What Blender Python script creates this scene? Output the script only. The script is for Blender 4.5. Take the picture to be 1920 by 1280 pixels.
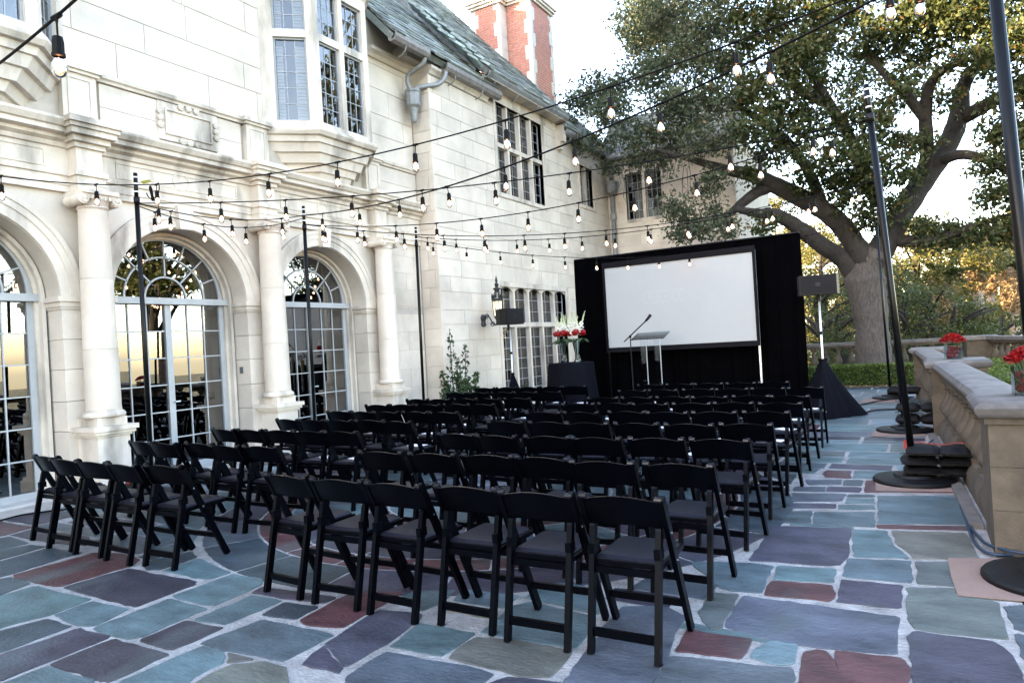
import bpy, math, random
import numpy as np
from mathutils import Matrix, Vector
random.seed(7)
rng = np.random.default_rng(7)
R = math.radians
scene = bpy.context.scene
for o in list(bpy.data.objects):
    bpy.data.objects.remove(o)
col = scene.collection

# ------------------------------------------------------------------ camera
EYE = 1.55; ROLL = .058; PITCH = .0046; YAW = R(30.56)
FW = Vector((-math.sin(YAW) * math.cos(PITCH), math.cos(YAW) * math.cos(PITCH), math.sin(PITCH)))
RT = Vector((math.cos(YAW), math.sin(YAW), 0))
UP = RT.cross(FW)
c, s = math.cos(ROLL), math.sin(ROLL)
right = RT * c - UP * s
upv = UP * c + RT * s
cam_d = bpy.data.cameras.new('camera')
cam_d.sensor_width = 36; cam_d.lens = 24.0; cam_d.clip_end = 9000; cam_d.clip_start = .05
cam = bpy.data.objects.new('camera', cam_d); col.objects.link(cam)
m = Matrix.Identity(4)
for i in range(3):
    m[i][0] = right[i]; m[i][1] = upv[i]; m[i][2] = -FW[i]
m[0][3], m[1][3], m[2][3] = 0, 0, EYE
cam.matrix_world = m
scene.camera = cam

# ------------------------------------------------------------------ sky, sun, exposure
SUN_AZ = math.atan2(-.62, -.78)      # direction to the sun: behind the camera, over the mansion
SUN_EL = R(15)
sd = Vector((math.sin(SUN_AZ) * math.cos(SUN_EL), math.cos(SUN_AZ) * math.cos(SUN_EL), math.sin(SUN_EL)))
world = bpy.data.worlds.new('World'); scene.world = world; world.use_nodes = True
wn = world.node_tree.nodes; wl_ = world.node_tree.links
sky = wn.new('ShaderNodeTexSky'); sky.sky_type = 'NISHITA'; sky.sun_disc = False
sky.sun_elevation = SUN_EL; sky.sun_rotation = SUN_AZ
sky.altitude = 100; sky.air_density = 1.0; sky.dust_density = 1.6; sky.ozone_density = 1.0
bg = wn['Background']; bg.inputs['Strength'].default_value = .15
tint = wn.new('ShaderNodeVectorMath'); tint.operation = 'MULTIPLY'; tint.inputs[1].default_value = (1.13, .98, .90)   # daylight white balance
wl_.new(sky.outputs[0], tint.inputs[0]); wl_.new(tint.outputs[0], bg.inputs['Color'])
sun_d = bpy.data.lights.new('sun', 'SUN'); sun_d.energy = 4.6; sun_d.angle = R(.5); sun_d.color = (1.0, .72, .42)
sun = bpy.data.objects.new('sun', sun_d); col.objects.link(sun)
sun.rotation_euler = sd.to_track_quat('Z', 'Y').to_euler()
sun.location = (0, 0, 30)
vs = scene.view_settings
vs.view_transform = 'Standard'; vs.look = 'None'; vs.gamma = 1; vs.exposure = 3.68
scene.cycles.max_bounces = 8; scene.cycles.transparent_max_bounces = 12
scene.cycles.caustics_reflective = False; scene.cycles.caustics_refractive = False
scene.cycles.use_denoising = True

def at(px, py, y):
    """the point of the photograph's pixel at the depth y along the terrace"""
    a = (px - 960) / 1280; b = -(py - 640) / 1280
    a2 = a * c + b * s; b2 = -a * s + b * c
    d = FW + RT * a2 + UP * b2
    return Vector((0, 0, EYE)) + d * (y / d.y)
def on_ground(px, py, z=0.):
    a = (px - 960) / 1280; b = -(py - 640) / 1280
    a2 = a * c + b * s; b2 = -a * s + b * c
    d = FW + RT * a2 + UP * b2
    return Vector((0, 0, EYE)) + d * ((z - EYE) / d.z)

# ------------------------------------------------------------------ helpers
class MB:
    def __init__(self): self.v = []; self.f = []
    def add(self, vs, fs):
        n = len(self.v); self.v += [tuple(p) for p in vs]; self.f += [tuple(i + n for i in f) for f in fs]; return self
    def box(self, x0, x1, y0, y1, z0, z1):
        v = [(x0,y0,z0),(x1,y0,z0),(x1,y1,z0),(x0,y1,z0),(x0,y0,z1),(x1,y0,z1),(x1,y1,z1),(x0,y1,z1)]
        return self.add(v, [(0,3,2,1),(4,5,6,7),(0,1,5,4),(1,2,6,5),(2,3,7,6),(3,0,4,7)])
    def bar(self, p0, p1, w, h, side=(1,0,0), w1=None, h1=None):
        p0 = Vector(p0); p1 = Vector(p1); d = (p1 - p0).normalized(); sx = Vector(side)
        n = d.cross(sx).normalized(); sx = n.cross(d).normalized()
        v = []
        for p, a, b in ((p0, w, h), (p1, w1 or w, h1 or h)):
            for i, j in ((-1,-1),(1,-1),(1,1),(-1,1)): v.append(p + sx * i * a / 2 + n * j * b / 2)
        return self.add(v, [(3,2,1,0),(4,5,6,7),(0,1,5,4),(1,2,6,5),(2,3,7,6),(3,0,4,7)])
    def tube(self, path, r, n=8, cap=True):
        path = [Vector(p) for p in path]; k = len(path)
        rs = r if isinstance(r, (list, tuple)) else [r] * k
        ref = Vector((0, 0, 1)); vs = []
        for i, p in enumerate(path):
            d = (path[min(i + 1, k - 1)] - path[max(i - 1, 0)])
            d = d.normalized() if d.length > 1e-9 else Vector((0, 0, 1))
            if i == 0:
                ref = Vector((0, 0, 1)) if abs(d.z) < .9 else Vector((1, 0, 0))
                a = d.cross(ref).normalized()
            else:
                a = (a - d * a.dot(d)); a = a.normalized() if a.length > 1e-6 else d.orthogonal().normalized()
            b = d.cross(a)
            for j in range(n):
                t = 2 * math.pi * j / n
                vs.append(p + (a * math.cos(t) + b * math.sin(t)) * rs[i])
        fs = [(i*n+j, i*n+(j+1)%n, (i+1)*n+(j+1)%n, (i+1)*n+j) for i in range(k-1) for j in range(n)]
        if cap: fs += [tuple(reversed(range(n))), tuple(range((k-1)*n, k*n))]
        return self.add(vs, fs)
    def lathe(self, prof, n=16, o=(0,0,0), wob=None):
        ox, oy, oz = o; vs = []
        for r, z in prof:
            for j in range(n):
                t = 2 * math.pi * j / n; q = r * (wob(t, z) if wob else 1)
                vs.append((ox + q * math.cos(t), oy + q * math.sin(t), oz + z))
        k = len(prof)
        fs = [(i*n+j, i*n+(j+1)%n, (i+1)*n+(j+1)%n, (i+1)*n+j) for i in range(k-1) for j in range(n)]
        fs += [tuple(reversed(range(n))), tuple(range((k-1)*n, k*n))]
        return self.add(vs, fs)
    def prism(self, poly, z0, z1, inset=0.):
        n = len(poly); cx = sum(p[0] for p in poly)/n; cy = sum(p[1] for p in poly)/n
        v = [(p[0], p[1], z0) for p in poly]
        if inset:
            v += [(p[0], p[1], z1 - inset * .6) for p in poly]
            top = []
            for p in poly:
                d = math.hypot(p[0]-cx, p[1]-cy) or 1
                top.append((p[0] - (p[0]-cx)/d*inset, p[1] - (p[1]-cy)/d*inset, z1))
            v += top; L = 3
        else:
            v += [(p[0], p[1], z1) for p in poly]; L = 2
        f = [(l*n+i, l*n+(i+1)%n, (l+1)*n+(i+1)%n, (l+1)*n+i) for l in range(L-1) for i in range(n)]
        f += [tuple(range((L-1)*n, L*n)), tuple(reversed(range(n)))]
        return self.add(v, f)
    def sweep_y(self, prof, y0, y1):
        """closed profile [(x, z)] extruded along y"""
        n = len(prof)
        v = [(x, y0, z) for x, z in prof] + [(x, y1, z) for x, z in prof]
        f = [(i, (i+1)%n, n+(i+1)%n, n+i) for i in range(n)] + [tuple(reversed(range(n))), tuple(range(n, 2*n))]
        return self.add(v, f)
    def sweep_x(self, prof, x0, x1):
        n = len(prof)
        v = [(x0, y, z) for y, z in prof] + [(x1, y, z) for y, z in prof]
        f = [(i, (i+1)%n, n+(i+1)%n, n+i) for i in range(n)] + [tuple(reversed(range(n))), tuple(range(n, 2*n))]
        return self.add(v, f)
    def blob(self, cx, cy, cz, rx, ry, rz, n=8, k=5):
        prof = []
        vs = [(cx, cy, cz - rz)]
        for i in range(1, k):
            t = math.pi * i / k
            for j in range(n):
                u = 2 * math.pi * j / n
                vs.append((cx + rx*math.sin(t)*math.cos(u), cy + ry*math.sin(t)*math.sin(u), cz - rz*math.cos(t)))
        vs.append((cx, cy, cz + rz)); L = len(vs) - 1
        fs = [(0, 1+(j+1)%n, 1+j) for j in range(n)]
        fs += [(1+i*n+j, 1+i*n+(j+1)%n, 1+(i+1)*n+(j+1)%n, 1+(i+1)*n+j) for i in range(k-2) for j in range(n)]
        fs += [(L, 1+(k-2)*n+j, 1+(k-2)*n+(j+1)%n) for j in range(n)]
        return self.add(vs, fs)
    def mesh(self, name, mat, smooth=False):
        me = bpy.data.meshes.new(name); me.from_pydata(self.v, [], self.f)
        if mat: me.materials.append(mat)
        if smooth: me.polygons.foreach_set('use_smooth', [True] * len(me.polygons))
        me.update(); return me
    def build(self, name, mat, parent=None, smooth=False, local=False):
        if smooth == 'auto':
            o = link(name, self.mesh(name, mat, True), parent, local)
            o.data.set_sharp_from_angle(angle=R(35)); return o
        return link(name, self.mesh(name, mat, smooth), parent, local)
def link(name, me, parent=None, local=False):
    o = bpy.data.objects.new(name, me); col.objects.link(o)
    if parent is not None:
        o.parent = parent
        if not local: o.matrix_parent_inverse = world_of(parent).inverted()
    return o
def world_of(p):
    mm = p.matrix_basis.copy(); q = p
    while q.parent is not None:
        mm = q.matrix_parent_inverse @ mm
        q = q.parent; mm = q.matrix_basis @ mm
    return mm
def tag(o, label=None, cat=None, group=None, kind=None):
    if label: o['label'] = label
    if cat: o['category'] = cat
    if group: o['group'] = group
    if kind: o['kind'] = kind
    return o
def thing(name, label, cat, loc=(0,0,0), rz=0, group=None):
    o = bpy.data.objects.new(name, None); col.objects.link(o)
    o.location = loc; o.rotation_euler = (0, 0, rz); o.empty_display_size = .1
    return tag(o, label, cat, group)
def copy_tree(o, parent=None):
    q = o.copy(); col.objects.link(q); q.parent = parent
    for ch in o.children: copy_tree(ch, q)
    return q
def lerp(a, b, t): return a + (b - a) * t

# ------------------------------------------------------------------ materials
def mat(name, colr, rough=.6, var=.15, scale=3., bump=0., bscale=30., metal=0., spec=.5, objvar=0., stretch=(1,1,1), emit=None, estr=0., coat=0., detail=6, objcol=False, trans=0., stain=None):
    m = bpy.data.materials.new(name); m.use_nodes = True
    nt = m.node_tree; N = nt.nodes; L = nt.links; bs = N['Principled BSDF']
    bs.inputs['Roughness'].default_value = rough; bs.inputs['Metallic'].default_value = metal
    bs.inputs['Specular IOR Level'].default_value = spec; bs.inputs['Coat Weight'].default_value = coat
    geo = N.new('ShaderNodeNewGeometry'); mp = N.new('ShaderNodeMapping'); mp.inputs['Scale'].default_value = stretch
    L.new(geo.outputs['Position'], mp.inputs['Vector'])
    no = N.new('ShaderNodeTexNoise'); no.inputs['Scale'].default_value = scale; no.inputs['Detail'].default_value = detail
    no.inputs['Roughness'].default_value = .65
    L.new(mp.outputs[0], no.inputs['Vector'])
    rm = N.new('ShaderNodeMapRange'); rm.inputs['From Min'].default_value = .3; rm.inputs['From Max'].default_value = .7
    rm.inputs['To Min'].default_value = 1 - var; rm.inputs['To Max'].default_value = 1 + var
    L.new(no.outputs['Fac'], rm.inputs['Value'])
    fac = rm.outputs[0]
    oi = N.new('ShaderNodeObjectInfo')
    if objvar:
        r2 = N.new('ShaderNodeMapRange'); r2.inputs['To Min'].default_value = 1 - objvar; r2.inputs['To Max'].default_value = 1 + objvar
        L.new(oi.outputs['Random'], r2.inputs['Value'])
        mu = N.new('ShaderNodeMath'); mu.operation = 'MULTIPLY'; L.new(fac, mu.inputs[0]); L.new(r2.outputs[0], mu.inputs[1]); fac = mu.outputs[0]
    vm = N.new('ShaderNodeVectorMath'); vm.operation = 'SCALE'
    if objcol: L.new(oi.outputs['Color'], vm.inputs[0])
    else: vm.inputs[0].default_value = colr[:3]
    L.new(fac, vm.inputs['Scale'])
    out = vm.outputs[0]
    if stain:
        sc, amt, scol = stain[:3]
        sm = N.new('ShaderNodeMapping'); sm.inputs['Scale'].default_value = stain[3] if len(stain) > 3 else (1,1,1)
        L.new(geo.outputs['Position'], sm.inputs['Vector'])
        n2 = N.new('ShaderNodeTexNoise'); n2.inputs['Scale'].default_value = sc; n2.inputs['Detail'].default_value = 5
        L.new(sm.outputs[0], n2.inputs['Vector'])
        r3 = N.new('ShaderNodeMapRange'); r3.inputs['From Min'].default_value = .52; r3.inputs['From Max'].default_value = .72
        r3.inputs['To Max'].default_value = amt; L.new(n2.outputs['Fac'], r3.inputs['Value'])
        mx = N.new('ShaderNodeMix'); mx.data_type = 'RGBA'; L.new(r3.outputs[0], mx.inputs['Factor'])
        L.new(out, mx.inputs['A']); mx.inputs['B'].default_value = (*scol, 1); out = mx.outputs['Result']
    L.new(out, bs.inputs['Base Color'])
    if bump:
        nb = N.new('ShaderNodeTexNoise'); nb.inputs['Scale'].default_value = bscale; nb.inputs['Detail'].default_value = 5
        L.new(mp.outputs[0], nb.inputs['Vector'])
        bp = N.new('ShaderNodeBump'); bp.inputs['Strength'].default_value = bump; bp.inputs['Distance'].default_value = .03
        L.new(nb.outputs['Fac'], bp.inputs['Height']); L.new(bp.outputs[0], bs.inputs['Normal'])
    if emit:
        bs.inputs['Emission Color'].default_value = (*emit, 1); bs.inputs['Emission Strength'].default_value = estr
    if trans: bs.inputs['Transmission Weight'].default_value = trans
    return m
def leaf_mat(name, c0, c1, c2=None, tr=.35):
    m = bpy.data.materials.new(name); m.use_nodes = True
    nt = m.node_tree; N = nt.nodes; L = nt.links; bs = N['Principled BSDF']
    geo = N.new('ShaderNodeNewGeometry'); cr = N.new('ShaderNodeValToRGB')
    cr.color_ramp.elements[0].color = (*c0, 1); cr.color_ramp.elements[1].color = (*c1, 1)
    if c2:
        e = cr.color_ramp.elements.new(.93); e.color = (*c1, 1); cr.color_ramp.elements[2].color = (*c2, 1)
    L.new(geo.outputs['Random Per Island'], cr.inputs['Fac']); L.new(cr.outputs[0], bs.inputs['Base Color'])
    bs.inputs['Roughness'].default_value = .5; bs.inputs['Specular IOR Level'].default_value = .35
    tl = N.new('ShaderNodeBsdfTranslucent'); L.new(cr.outputs[0], tl.inputs['Color'])
    mx = N.new('ShaderNodeMixShader'); mx.inputs[0].default_value = tr
    L.new(bs.outputs[0], mx.inputs[1]); L.new(tl.outputs[0], mx.inputs[2]); L.new(mx.outputs[0], N['Material Output'].inputs['Surface'])
    return m
def glass_mat(name, ior=1.75, tint=(.9,.92,.92), rough=.0):
    m = bpy.data.materials.new(name); m.use_nodes = True
    nt = m.node_tree; N = nt.nodes; L = nt.links; N.remove(N['Principled BSDF'])
    t = N.new('ShaderNodeBsdfTransparent'); t.inputs['Color'].default_value = (*tint, 1)
    g = N.new('ShaderNodeBsdfGlossy'); g.inputs['Roughness'].default_value = rough
    f = N.new('ShaderNodeFresnel'); f.inputs['IOR'].default_value = ior
    mx = N.new('ShaderNodeMixShader'); L.new(f.outputs[0], mx.inputs[0]); L.new(t.outputs[0], mx.inputs[1]); L.new(g.outputs[0], mx.inputs[2])
    L.new(mx.outputs[0], N['Material Output'].inputs['Surface'])
    return m
STONE = mat('limestone', (.615,.55,.47), .8, .12, 1.6, .16, 50, objvar=.085, stain=(1.3, .42, (.36,.30,.24), (1,1,.8)))
STONE2 = mat('limestone_carved', (.615,.55,.47), .8, .12, 2.2, .16, 50, stain=(1.9, .85, (.19,.17,.145), (1,1.6,.4)))
MORTARW = mat('wall_joint', (.45,.405,.35), .9, .15, 4.)
SAND = mat('balustrade_stone', (.072,.060,.045), .88, .38, 5., .18, 60, stain=(2.4, .75, (.032,.028,.023)), objvar=.08)
SANDTOP = mat('weathered_coping', (.115,.112,.112), .88, .35, 8., .2, 60, stain=(2.6, .7, (.042,.041,.041)), objvar=.06)
SLATE = mat('roof_slate', (.20,.225,.21), .75, .3, 9., .5, 60, objvar=.5, stain=(4., .5, (.30,.29,.25)))
LEAD = mat('lead_grey_metal', (.26,.27,.275), .55, .2, 8., .2, 40, metal=.35, stain=(5., .5, (.12,.12,.12)))
COPPER = mat('weathered_gutter', (.235,.22,.21), .55, .3, 9., .25, 30, metal=.35, stain=(6., .6, (.36,.36,.36), (1,1,.25)))
BRICK = mat('chimney_brick', (.46,.19,.14), .85, .25, 9., .3, 60)
WHITEP = mat('grey_white_paint', (.36,.375,.385), .5, .1, 4.)
GREYP = mat('grey_lead_frame', (.33,.345,.36), .5, .1, 6.)
DARKLEAD = mat('lead_came', (.10,.11,.12), .5, .1, 8.)
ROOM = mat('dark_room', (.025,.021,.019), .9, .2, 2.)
CURTAIN = mat('sheer_curtain', (.30,.30,.29), .9, .1, 3.)
BLIND = mat('white_shutter', (.66,.67,.68), .6, .05, 3.)
GLASS = glass_mat('window_glass', 2.9, (.7,.73,.73))
LEADGLASS = glass_mat('leaded_glass', 2.3, (.85,.88,.9), .01)
FLAG = mat('flagstone', (1,1,1), .50, .50, 3.2, .30, 34, spec=.38, objcol=True, stain=(2.4, .55, (.080,.105,.108), (1,.4,1)), stretch=(.8,1.5,1), detail=14)
FLAG_FAR = leaf_mat('far_flagstone', (.03,.032,.045), (.055,.085,.092), tr=.0)
MORTAR = mat('pale_mortar', (.27,.268,.27), .9, .35, 7., .6, 50, stain=(2.2,.75,(.13,.128,.125)))
CHAIR = mat('black_resin', (.0006,.0007,.0014), .30, .2, 20., spec=.09); CHAIR.node_tree.nodes['Principled BSDF'].inputs['Specular Tint'].default_value = (.55,.72,1,1)
PAD = mat('black_vinyl_pad', (.0058,.0058,.0095), .45, .2, 12., .08, 60, spec=.2); PAD.node_tree.nodes['Principled BSDF'].inputs['Specular Tint'].default_value = (.6,.72,1,1)
CAPM = mat('steel_bolt', (.42,.44,.50), .25, .1, 10., metal=.9)
POLE = mat('black_pole', (.002,.0026,.0032), .32, .2, 12., spec=.18)
RUBBER = mat('black_rubber', (.003,.0033,.004), .5, .2, 12., .2, 40, spec=.25)
BAGM = mat('black_nylon', (.003,.003,.0035), .55, .25, 14., .4, 24, spec=.2)
RED = mat('red_strap', (.20,.006,.006), .5, .1, 8.)
CARD = mat('cardboard', (.20,.138,.115), .9, .1, 6., .2, 50)
DRAPE = mat('black_drape', (.0014,.0014,.0018), .95, .2, 4., spec=.0)
CLOTH = mat('black_cloth', (.0038,.0042,.0070), .9, .2, 6., .1, 60, spec=.05)
SCREEN = mat('screen_fabric', (.325,.343,.348), .8, .03, 1.2)
SLATE2 = mat('thick_green_slate', (.27,.32,.30), .7, .25, 9., .4, 50, objvar=.3)
LETTER = mat('screen_lettering', (.344,.362,.368), .8, .0, 2.)
SCRFR = mat('screen_frame', (.004,.004,.006), .7, .1, 4., spec=.1)
SPK = mat('speaker_black', (.0022,.0022,.0028), .5, .15, 20., .15, 120, spec=.25)
STEEL = mat('silver_pole', (.62,.66,.66), .3, .05, 6., metal=.5)
ACRYL = glass_mat('clear_acrylic', 1.5, (.88,.92,.96), .02)
VASEG = glass_mat('vase_glass', 1.5, (.80,.86,.88), .02)
ROSE = mat('red_rose', (.20,.003,.005), .55, .35, 40., spec=.25)
WHITEF = mat('white_petal', (.75,.76,.70), .6, .08, 30.)
PALEF = mat('pale_bud', (.55,.60,.36), .6, .15, 30.)
GREENF = mat('broad_green_leaf', (.035,.075,.022), .45, .3, 12.)
PAPER = mat('white_paper', (.72,.72,.74), .7, .05, 8.)
IRON = mat('dark_bronze', (.035,.04,.04), .5, .3, 20., metal=.5)
LANT = mat('lantern_glass', (.8,.7,.5), .5, .05, 8., emit=(1.,.74,.42), estr=.12)
BULB = mat('bulb_glass', (.8,.75,.7), .1, .0, 8., emit=(1.,.62,.40), estr=.30)
FIL = mat('bulb_filament', (1.,.7,.4), .5, .0, 8., emit=(1.,.46,.22), estr=3.2)
WIRE = mat('black_cable', (.0012,.0012,.0015), .5, .1, 20., spec=.1)
BLUEW = mat('blue_cable', (.012,.03,.06), .5, .1, 20.)
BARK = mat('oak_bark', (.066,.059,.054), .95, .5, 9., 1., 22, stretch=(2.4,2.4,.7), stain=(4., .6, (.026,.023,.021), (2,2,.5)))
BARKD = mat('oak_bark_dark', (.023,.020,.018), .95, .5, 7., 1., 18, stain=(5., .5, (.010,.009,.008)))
PALE_BARK = mat('pale_bark', (.30,.25,.21), .9, .25, 4., .5, 20, stretch=(2,2,.4))
OAKLEAF = leaf_mat('oak_leaves', (.024,.042,.012), (.085,.102,.040), (.18,.085,.025), tr=.45)
OAKLEAF2 = leaf_mat('oak_leaves_silver', (.036,.056,.028), (.098,.120,.070), (.13,.08,.04), tr=.4)
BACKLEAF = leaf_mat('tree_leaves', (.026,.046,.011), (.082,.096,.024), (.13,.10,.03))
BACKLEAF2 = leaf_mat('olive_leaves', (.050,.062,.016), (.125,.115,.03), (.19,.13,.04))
HEDGEL = leaf_mat('box_hedge_leaves', (.035,.065,.012), (.11,.15,.025))
SHRUBL = leaf_mat('shrub_leaves', (.018,.045,.016), (.05,.085,.03), tr=.2)
DEADLEAF = leaf_mat('dead_frond_leaves', (.20,.14,.07), (.33,.24,.13))
EARTH = mat('earth', (.075,.06,.04), .95, .4, 3., .6, 12)
LAND = mat('hillside', (.06,.065,.03), .95, .4, .05)

# ================================================================== the setting
def ss(t): t = max(0., min(1., t)); return t * t * (3 - 2 * t)
xs = [-4000,-1500,-600,-250,-120,-60,-30,-15,-9,0,2.2,4,7,11,16,24,35,50,75,110,170,260,400,700,1200,2200,4500]
ys = [-4000,-1500,-600,-250,-120,-60,-30,-10,5,15,20,24,28,33,40,50,65,85,110,150,220,350,600,1100,2200,4500]
def land_z(x, y):
    z = -.06 - 75 * ss((x - 3.5) / 190) - 3.2 * ss((y - 25) / 22) + 2.4 * ss((-12 - x) / 60)
    return z
g = MB(); nx = len(xs)
g.v = [(x, y, land_z(x, y)) for y in ys for x in xs]
g.f = [(j*nx+i, j*nx+i+1, (j+1)*nx+i+1, (j+1)*nx+i) for j in range(len(ys)-1) for i in range(nx-1)]
tag(g.build('ground', LAND), kind='structure')
terr = MB(); terr.box(-9.4, .42, -9, 19.0, -.055, 0)
terrace = tag(terr.build('terrace', MORTAR), kind='structure')
eb = MB(); eb.box(-9.4, 1.3, 19.0, 26.5, -.055, -.01)
tag(eb.build('planting_bed', EARTH), kind='structure')

# ---- flagstones: the near ones as they lie in the photograph, the rest coursed
CT = dict(R=(.070,.027,.028), P=(.045,.039,.054), D=(.034,.028,.038), T=(.074,.104,.108), B=(.058,.070,.080), Q=(.060,.064,.076),
          G=(.080,.086,.078), E=(.090,.083,.070), L=(.105,.148,.160), K=(.030,.040,.046), M=(.066,.088,.096))
def za(k, pts): return [(k[0] + x * k[2], k[1] + y * k[2]) for x, y in pts]
ZA = (0, 960, 1/3); ZB = (560, 960, 1/3); ZC = (1180, 960, .3854); ZD = (1340, 800, .375); Z8 = (1040, 860, .328)
traced = [
 ('R',ZA,[(70,355),(460,250),(520,228),(700,235),(790,268),(745,300),(340,420),(270,412),(90,372)]),
 ('D',ZA,[(355,425),(720,318),(1105,390),(1090,410),(760,535),(700,520)]),
 ('T',ZA,[(-60,490),(205,418),(510,492),(280,580),(0,650),(-60,668)]),
 ('K',ZA,[(-80,395),(60,365),(170,400),(0,468),(-80,486)]),
 ('T',ZA,[(300,580),(515,505),(730,545),(530,640),(430,635)]),
 ('T',ZA,[(530,650),(950,488),(1165,545),(790,705),(720,718),(600,690)]),
 ('K',ZA,[(-80,690),(270,600),(400,645),(0,790),(-80,812)]),
 ('D',ZA,[(-80,832),(440,655),(615,705),(0,950),(-80,975)]),
 ('D',ZA,[(280,855),(640,715),(955,800),(620,955),(560,950)]),
 ('D',ZA,[(790,720),(1040,612),(1255,655),(985,770),(930,772)]),
 ('T',ZA,[(1090,605),(1420,468),(1590,500),(1270,632)]),
 ('T',ZA,[(970,475),(1300,350),(1470,375),(1470,410),(1200,530),(1150,520)]),
 ('T',ZA,[(915,330),(1120,262),(1295,340),(1170,380),(1100,370)]),
 ('K',ZA,[(800,285),(1075,222),(1105,255),(905,325),(830,325)]),
 ('M',ZA,[(1130,735),(1480,605),(1880,690),(1600,838),(1250,775)]),
 ('T',ZA,[(600,1000),(680,955),(1130,755),(1230,770),(1262,815),(1250,850),(1085,935),(960,1060),(600,1060)]),
 ('E',ZA,[(1285,790),(1430,830),(1290,848)]),
 ('E',ZA,[(1105,955),(1290,862),(1480,842),(1612,880),(1615,1020),(1030,1020)]),
 ('K',ZA,[(1475,580),(1600,508),(1790,535),(1655,605)]),
 ('D',ZA,[(1415,455),(1480,422),(1700,455),(1890,480),(1830,512),(1600,488)]),
 ('M',ZA,[(-60,985),(60,950),(260,868),(530,950),(560,1060),(-60,1060)]),
 ('K',ZA,[(-80,300),(0,278),(270,202),(460,226),(60,350),(-80,385)]),
 ('K',ZA,[(-80,292),(-80,235),(0,218),(170,185),(250,196),(0,268)]),
 ('K',ZA,[(-80,160),(50,140),(160,175),(0,212),(-80,228)]),
 ('R',ZA,[(-80,45),(0,52),(185,85),(40,128),(-80,148)]),
 ('D',ZA,[(60,130),(200,92),(500,140),(480,190),(280,172)]),
 ('D',ZA,[(25,45),(230,0),(400,25),(200,72)]),
 ('P',ZB,[(15,855),(140,752),(248,885),(225,908)]),
 ('R',ZB,[(5,612),(220,488),(320,452),(585,452),(525,490),(240,652),(60,635)]),
 ('P',ZB,[(150,740),(445,552),(690,572),(678,608),(500,738),(265,872)]),
 ('M',ZB,[(508,760),(690,625),(995,682),(812,806),(760,804)]),
 ('E',ZB,[(838,820),(988,704),(1250,724),(1535,785),(1418,930),(1230,918)]),
 ('B',ZB,[(275,930),(480,790),(860,852),(1090,907),(1015,985),(980,1050),(280,1050)]),
 ('P',ZB,[(1045,970),(1190,925),(1490,962),(1470,1060),(1000,1060)]),
 ('M',ZB,[(1015,680),(1215,525),(1300,505),(1640,585),(1622,700),(1555,768)]),
 ('T',ZB,[(872,502),(925,432),(1245,472),(1150,542)]),
 ('M',ZB,[(545,500),(640,448),(885,442),(800,518),(690,556)]),
 ('T',ZB,[(1275,485),(1345,412),(1520,398),(1700,445),(1695,575)]),
 ('E',ZB,[(815,532),(1115,572),(1095,602),(800,548)]),
 ('Q',Z8,[(70,1250),(20,1330),(530,1330),(640,1135),(690,1000),(755,905),(640,850),(400,845),(260,975),(265,1000)]),
 ('G',ZC,[(338,490),(392,392),(535,402),(448,568),(390,572)]),
 ('Q',ZC,[(462,560),(550,408),(760,435),(1308,512),(1303,693),(900,660),(640,610)]),
 ('R',ZC,[(657,405),(692,337),(988,357),(998,400),(978,433)]),
 ('T',ZC,[(702,328),(722,264),(1005,277),(988,343)]),
 ('P',ZC,[(585,235),(700,68),(1082,82),(1058,215),(1018,258),(960,260)]),
 ('M',ZC,[(292,242),(580,248),(698,262),(640,392),(500,382),(450,370)]),
 ('R',ZC,[(218,675),(290,573),(602,622),(545,718)]),
 ('L',ZC,[(583,708),(622,658),(700,632),(818,647),(798,738),(720,743)]),
 ('Q',ZC,[(122,830),(202,702),(520,738),(797,762),(797,900),(90,900)]),
 ('R',ZC,[(822,830),(852,682),(920,668),(968,682),(1035,800),(1030,900),(815,900)]),
 ('R',ZC,[(992,678),(1308,707),(1360,750),(1355,900),(1060,900)]),
 ('P',ZC,[(1008,440),(1032,328),(1327,357),(1317,467)]),
 ('M',ZC,[(1043,313),(1062,228),(1368,238),(1377,347)]),
 ('G',ZC,[(1398,348),(1398,243),(1550,243),(1640,365)]),
 ('G',ZC,[(1353,510),(1353,368),(1640,372),(1800,450),(1842,622),(1400,573)]),
 ('P',ZC,[(1355,602),(1390,583),(1760,628),(1860,692),(1915,800),(1930,900),(1380,900),(1372,700)]),
 ('B',ZC,[(1822,458),(1990,450),(1990,598),(1875,572)]),
 ('Q',ZC,[(1872,592),(1990,612),(1990,790),(1905,690)]),
 ('T',ZC,[(1088,88),(1250,92),(1290,165),(1362,226),(1092,218)]),
 ('E',ZC,[(1272,93),(1640,102),(1700,226),(1392,230),(1310,160)]),
 ('M',ZD,[(817,348),(1215,348),(1265,490),(817,484)]),
 ('R',ZD,[(814,491),(1270,498),(1278,519),(812,508)]),
 ('M',ZD,[(503,428),(798,428),(798,503),(493,488)]),
 ('B',ZD,[(335,480),(378,425),(488,423),(478,486)]),
 ('Q',ZD,[(390,332),(657,337),(638,372),(392,374)]),
 ('P',ZD,[(388,383),(608,387),(602,409),(388,407)]),
 ('G',ZD,[(672,338),(798,341),(798,352),(664,350)]),
 ('T',ZD,[(666,358),(798,359),(798,384),(658,384)]),
 ('T',ZD,[(622,391),(798,393),(798,414),(617,414)]),
 ('B',ZD,[(402,301),(558,301),(550,324),(392,321)]),
 ('P',ZD,[(570,301),(733,303),(729,327),(562,324)]),
 ('R',ZD,[(752,300),(762,269),(1190,269),(1205,330),(752,328)]),
 ('Q',ZD,[(452,266),(638,264),(628,289),(472,291)]),
 ('G',ZD,[(652,267),(743,269),(733,296),(642,293)]),
 ('R',ZD,[(543,235),(560,219),(683,221),(679,258),(552,253)]),
 ('T',ZD,[(700,221),(1150,224),(1170,262),(692,259)]),
]
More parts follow.
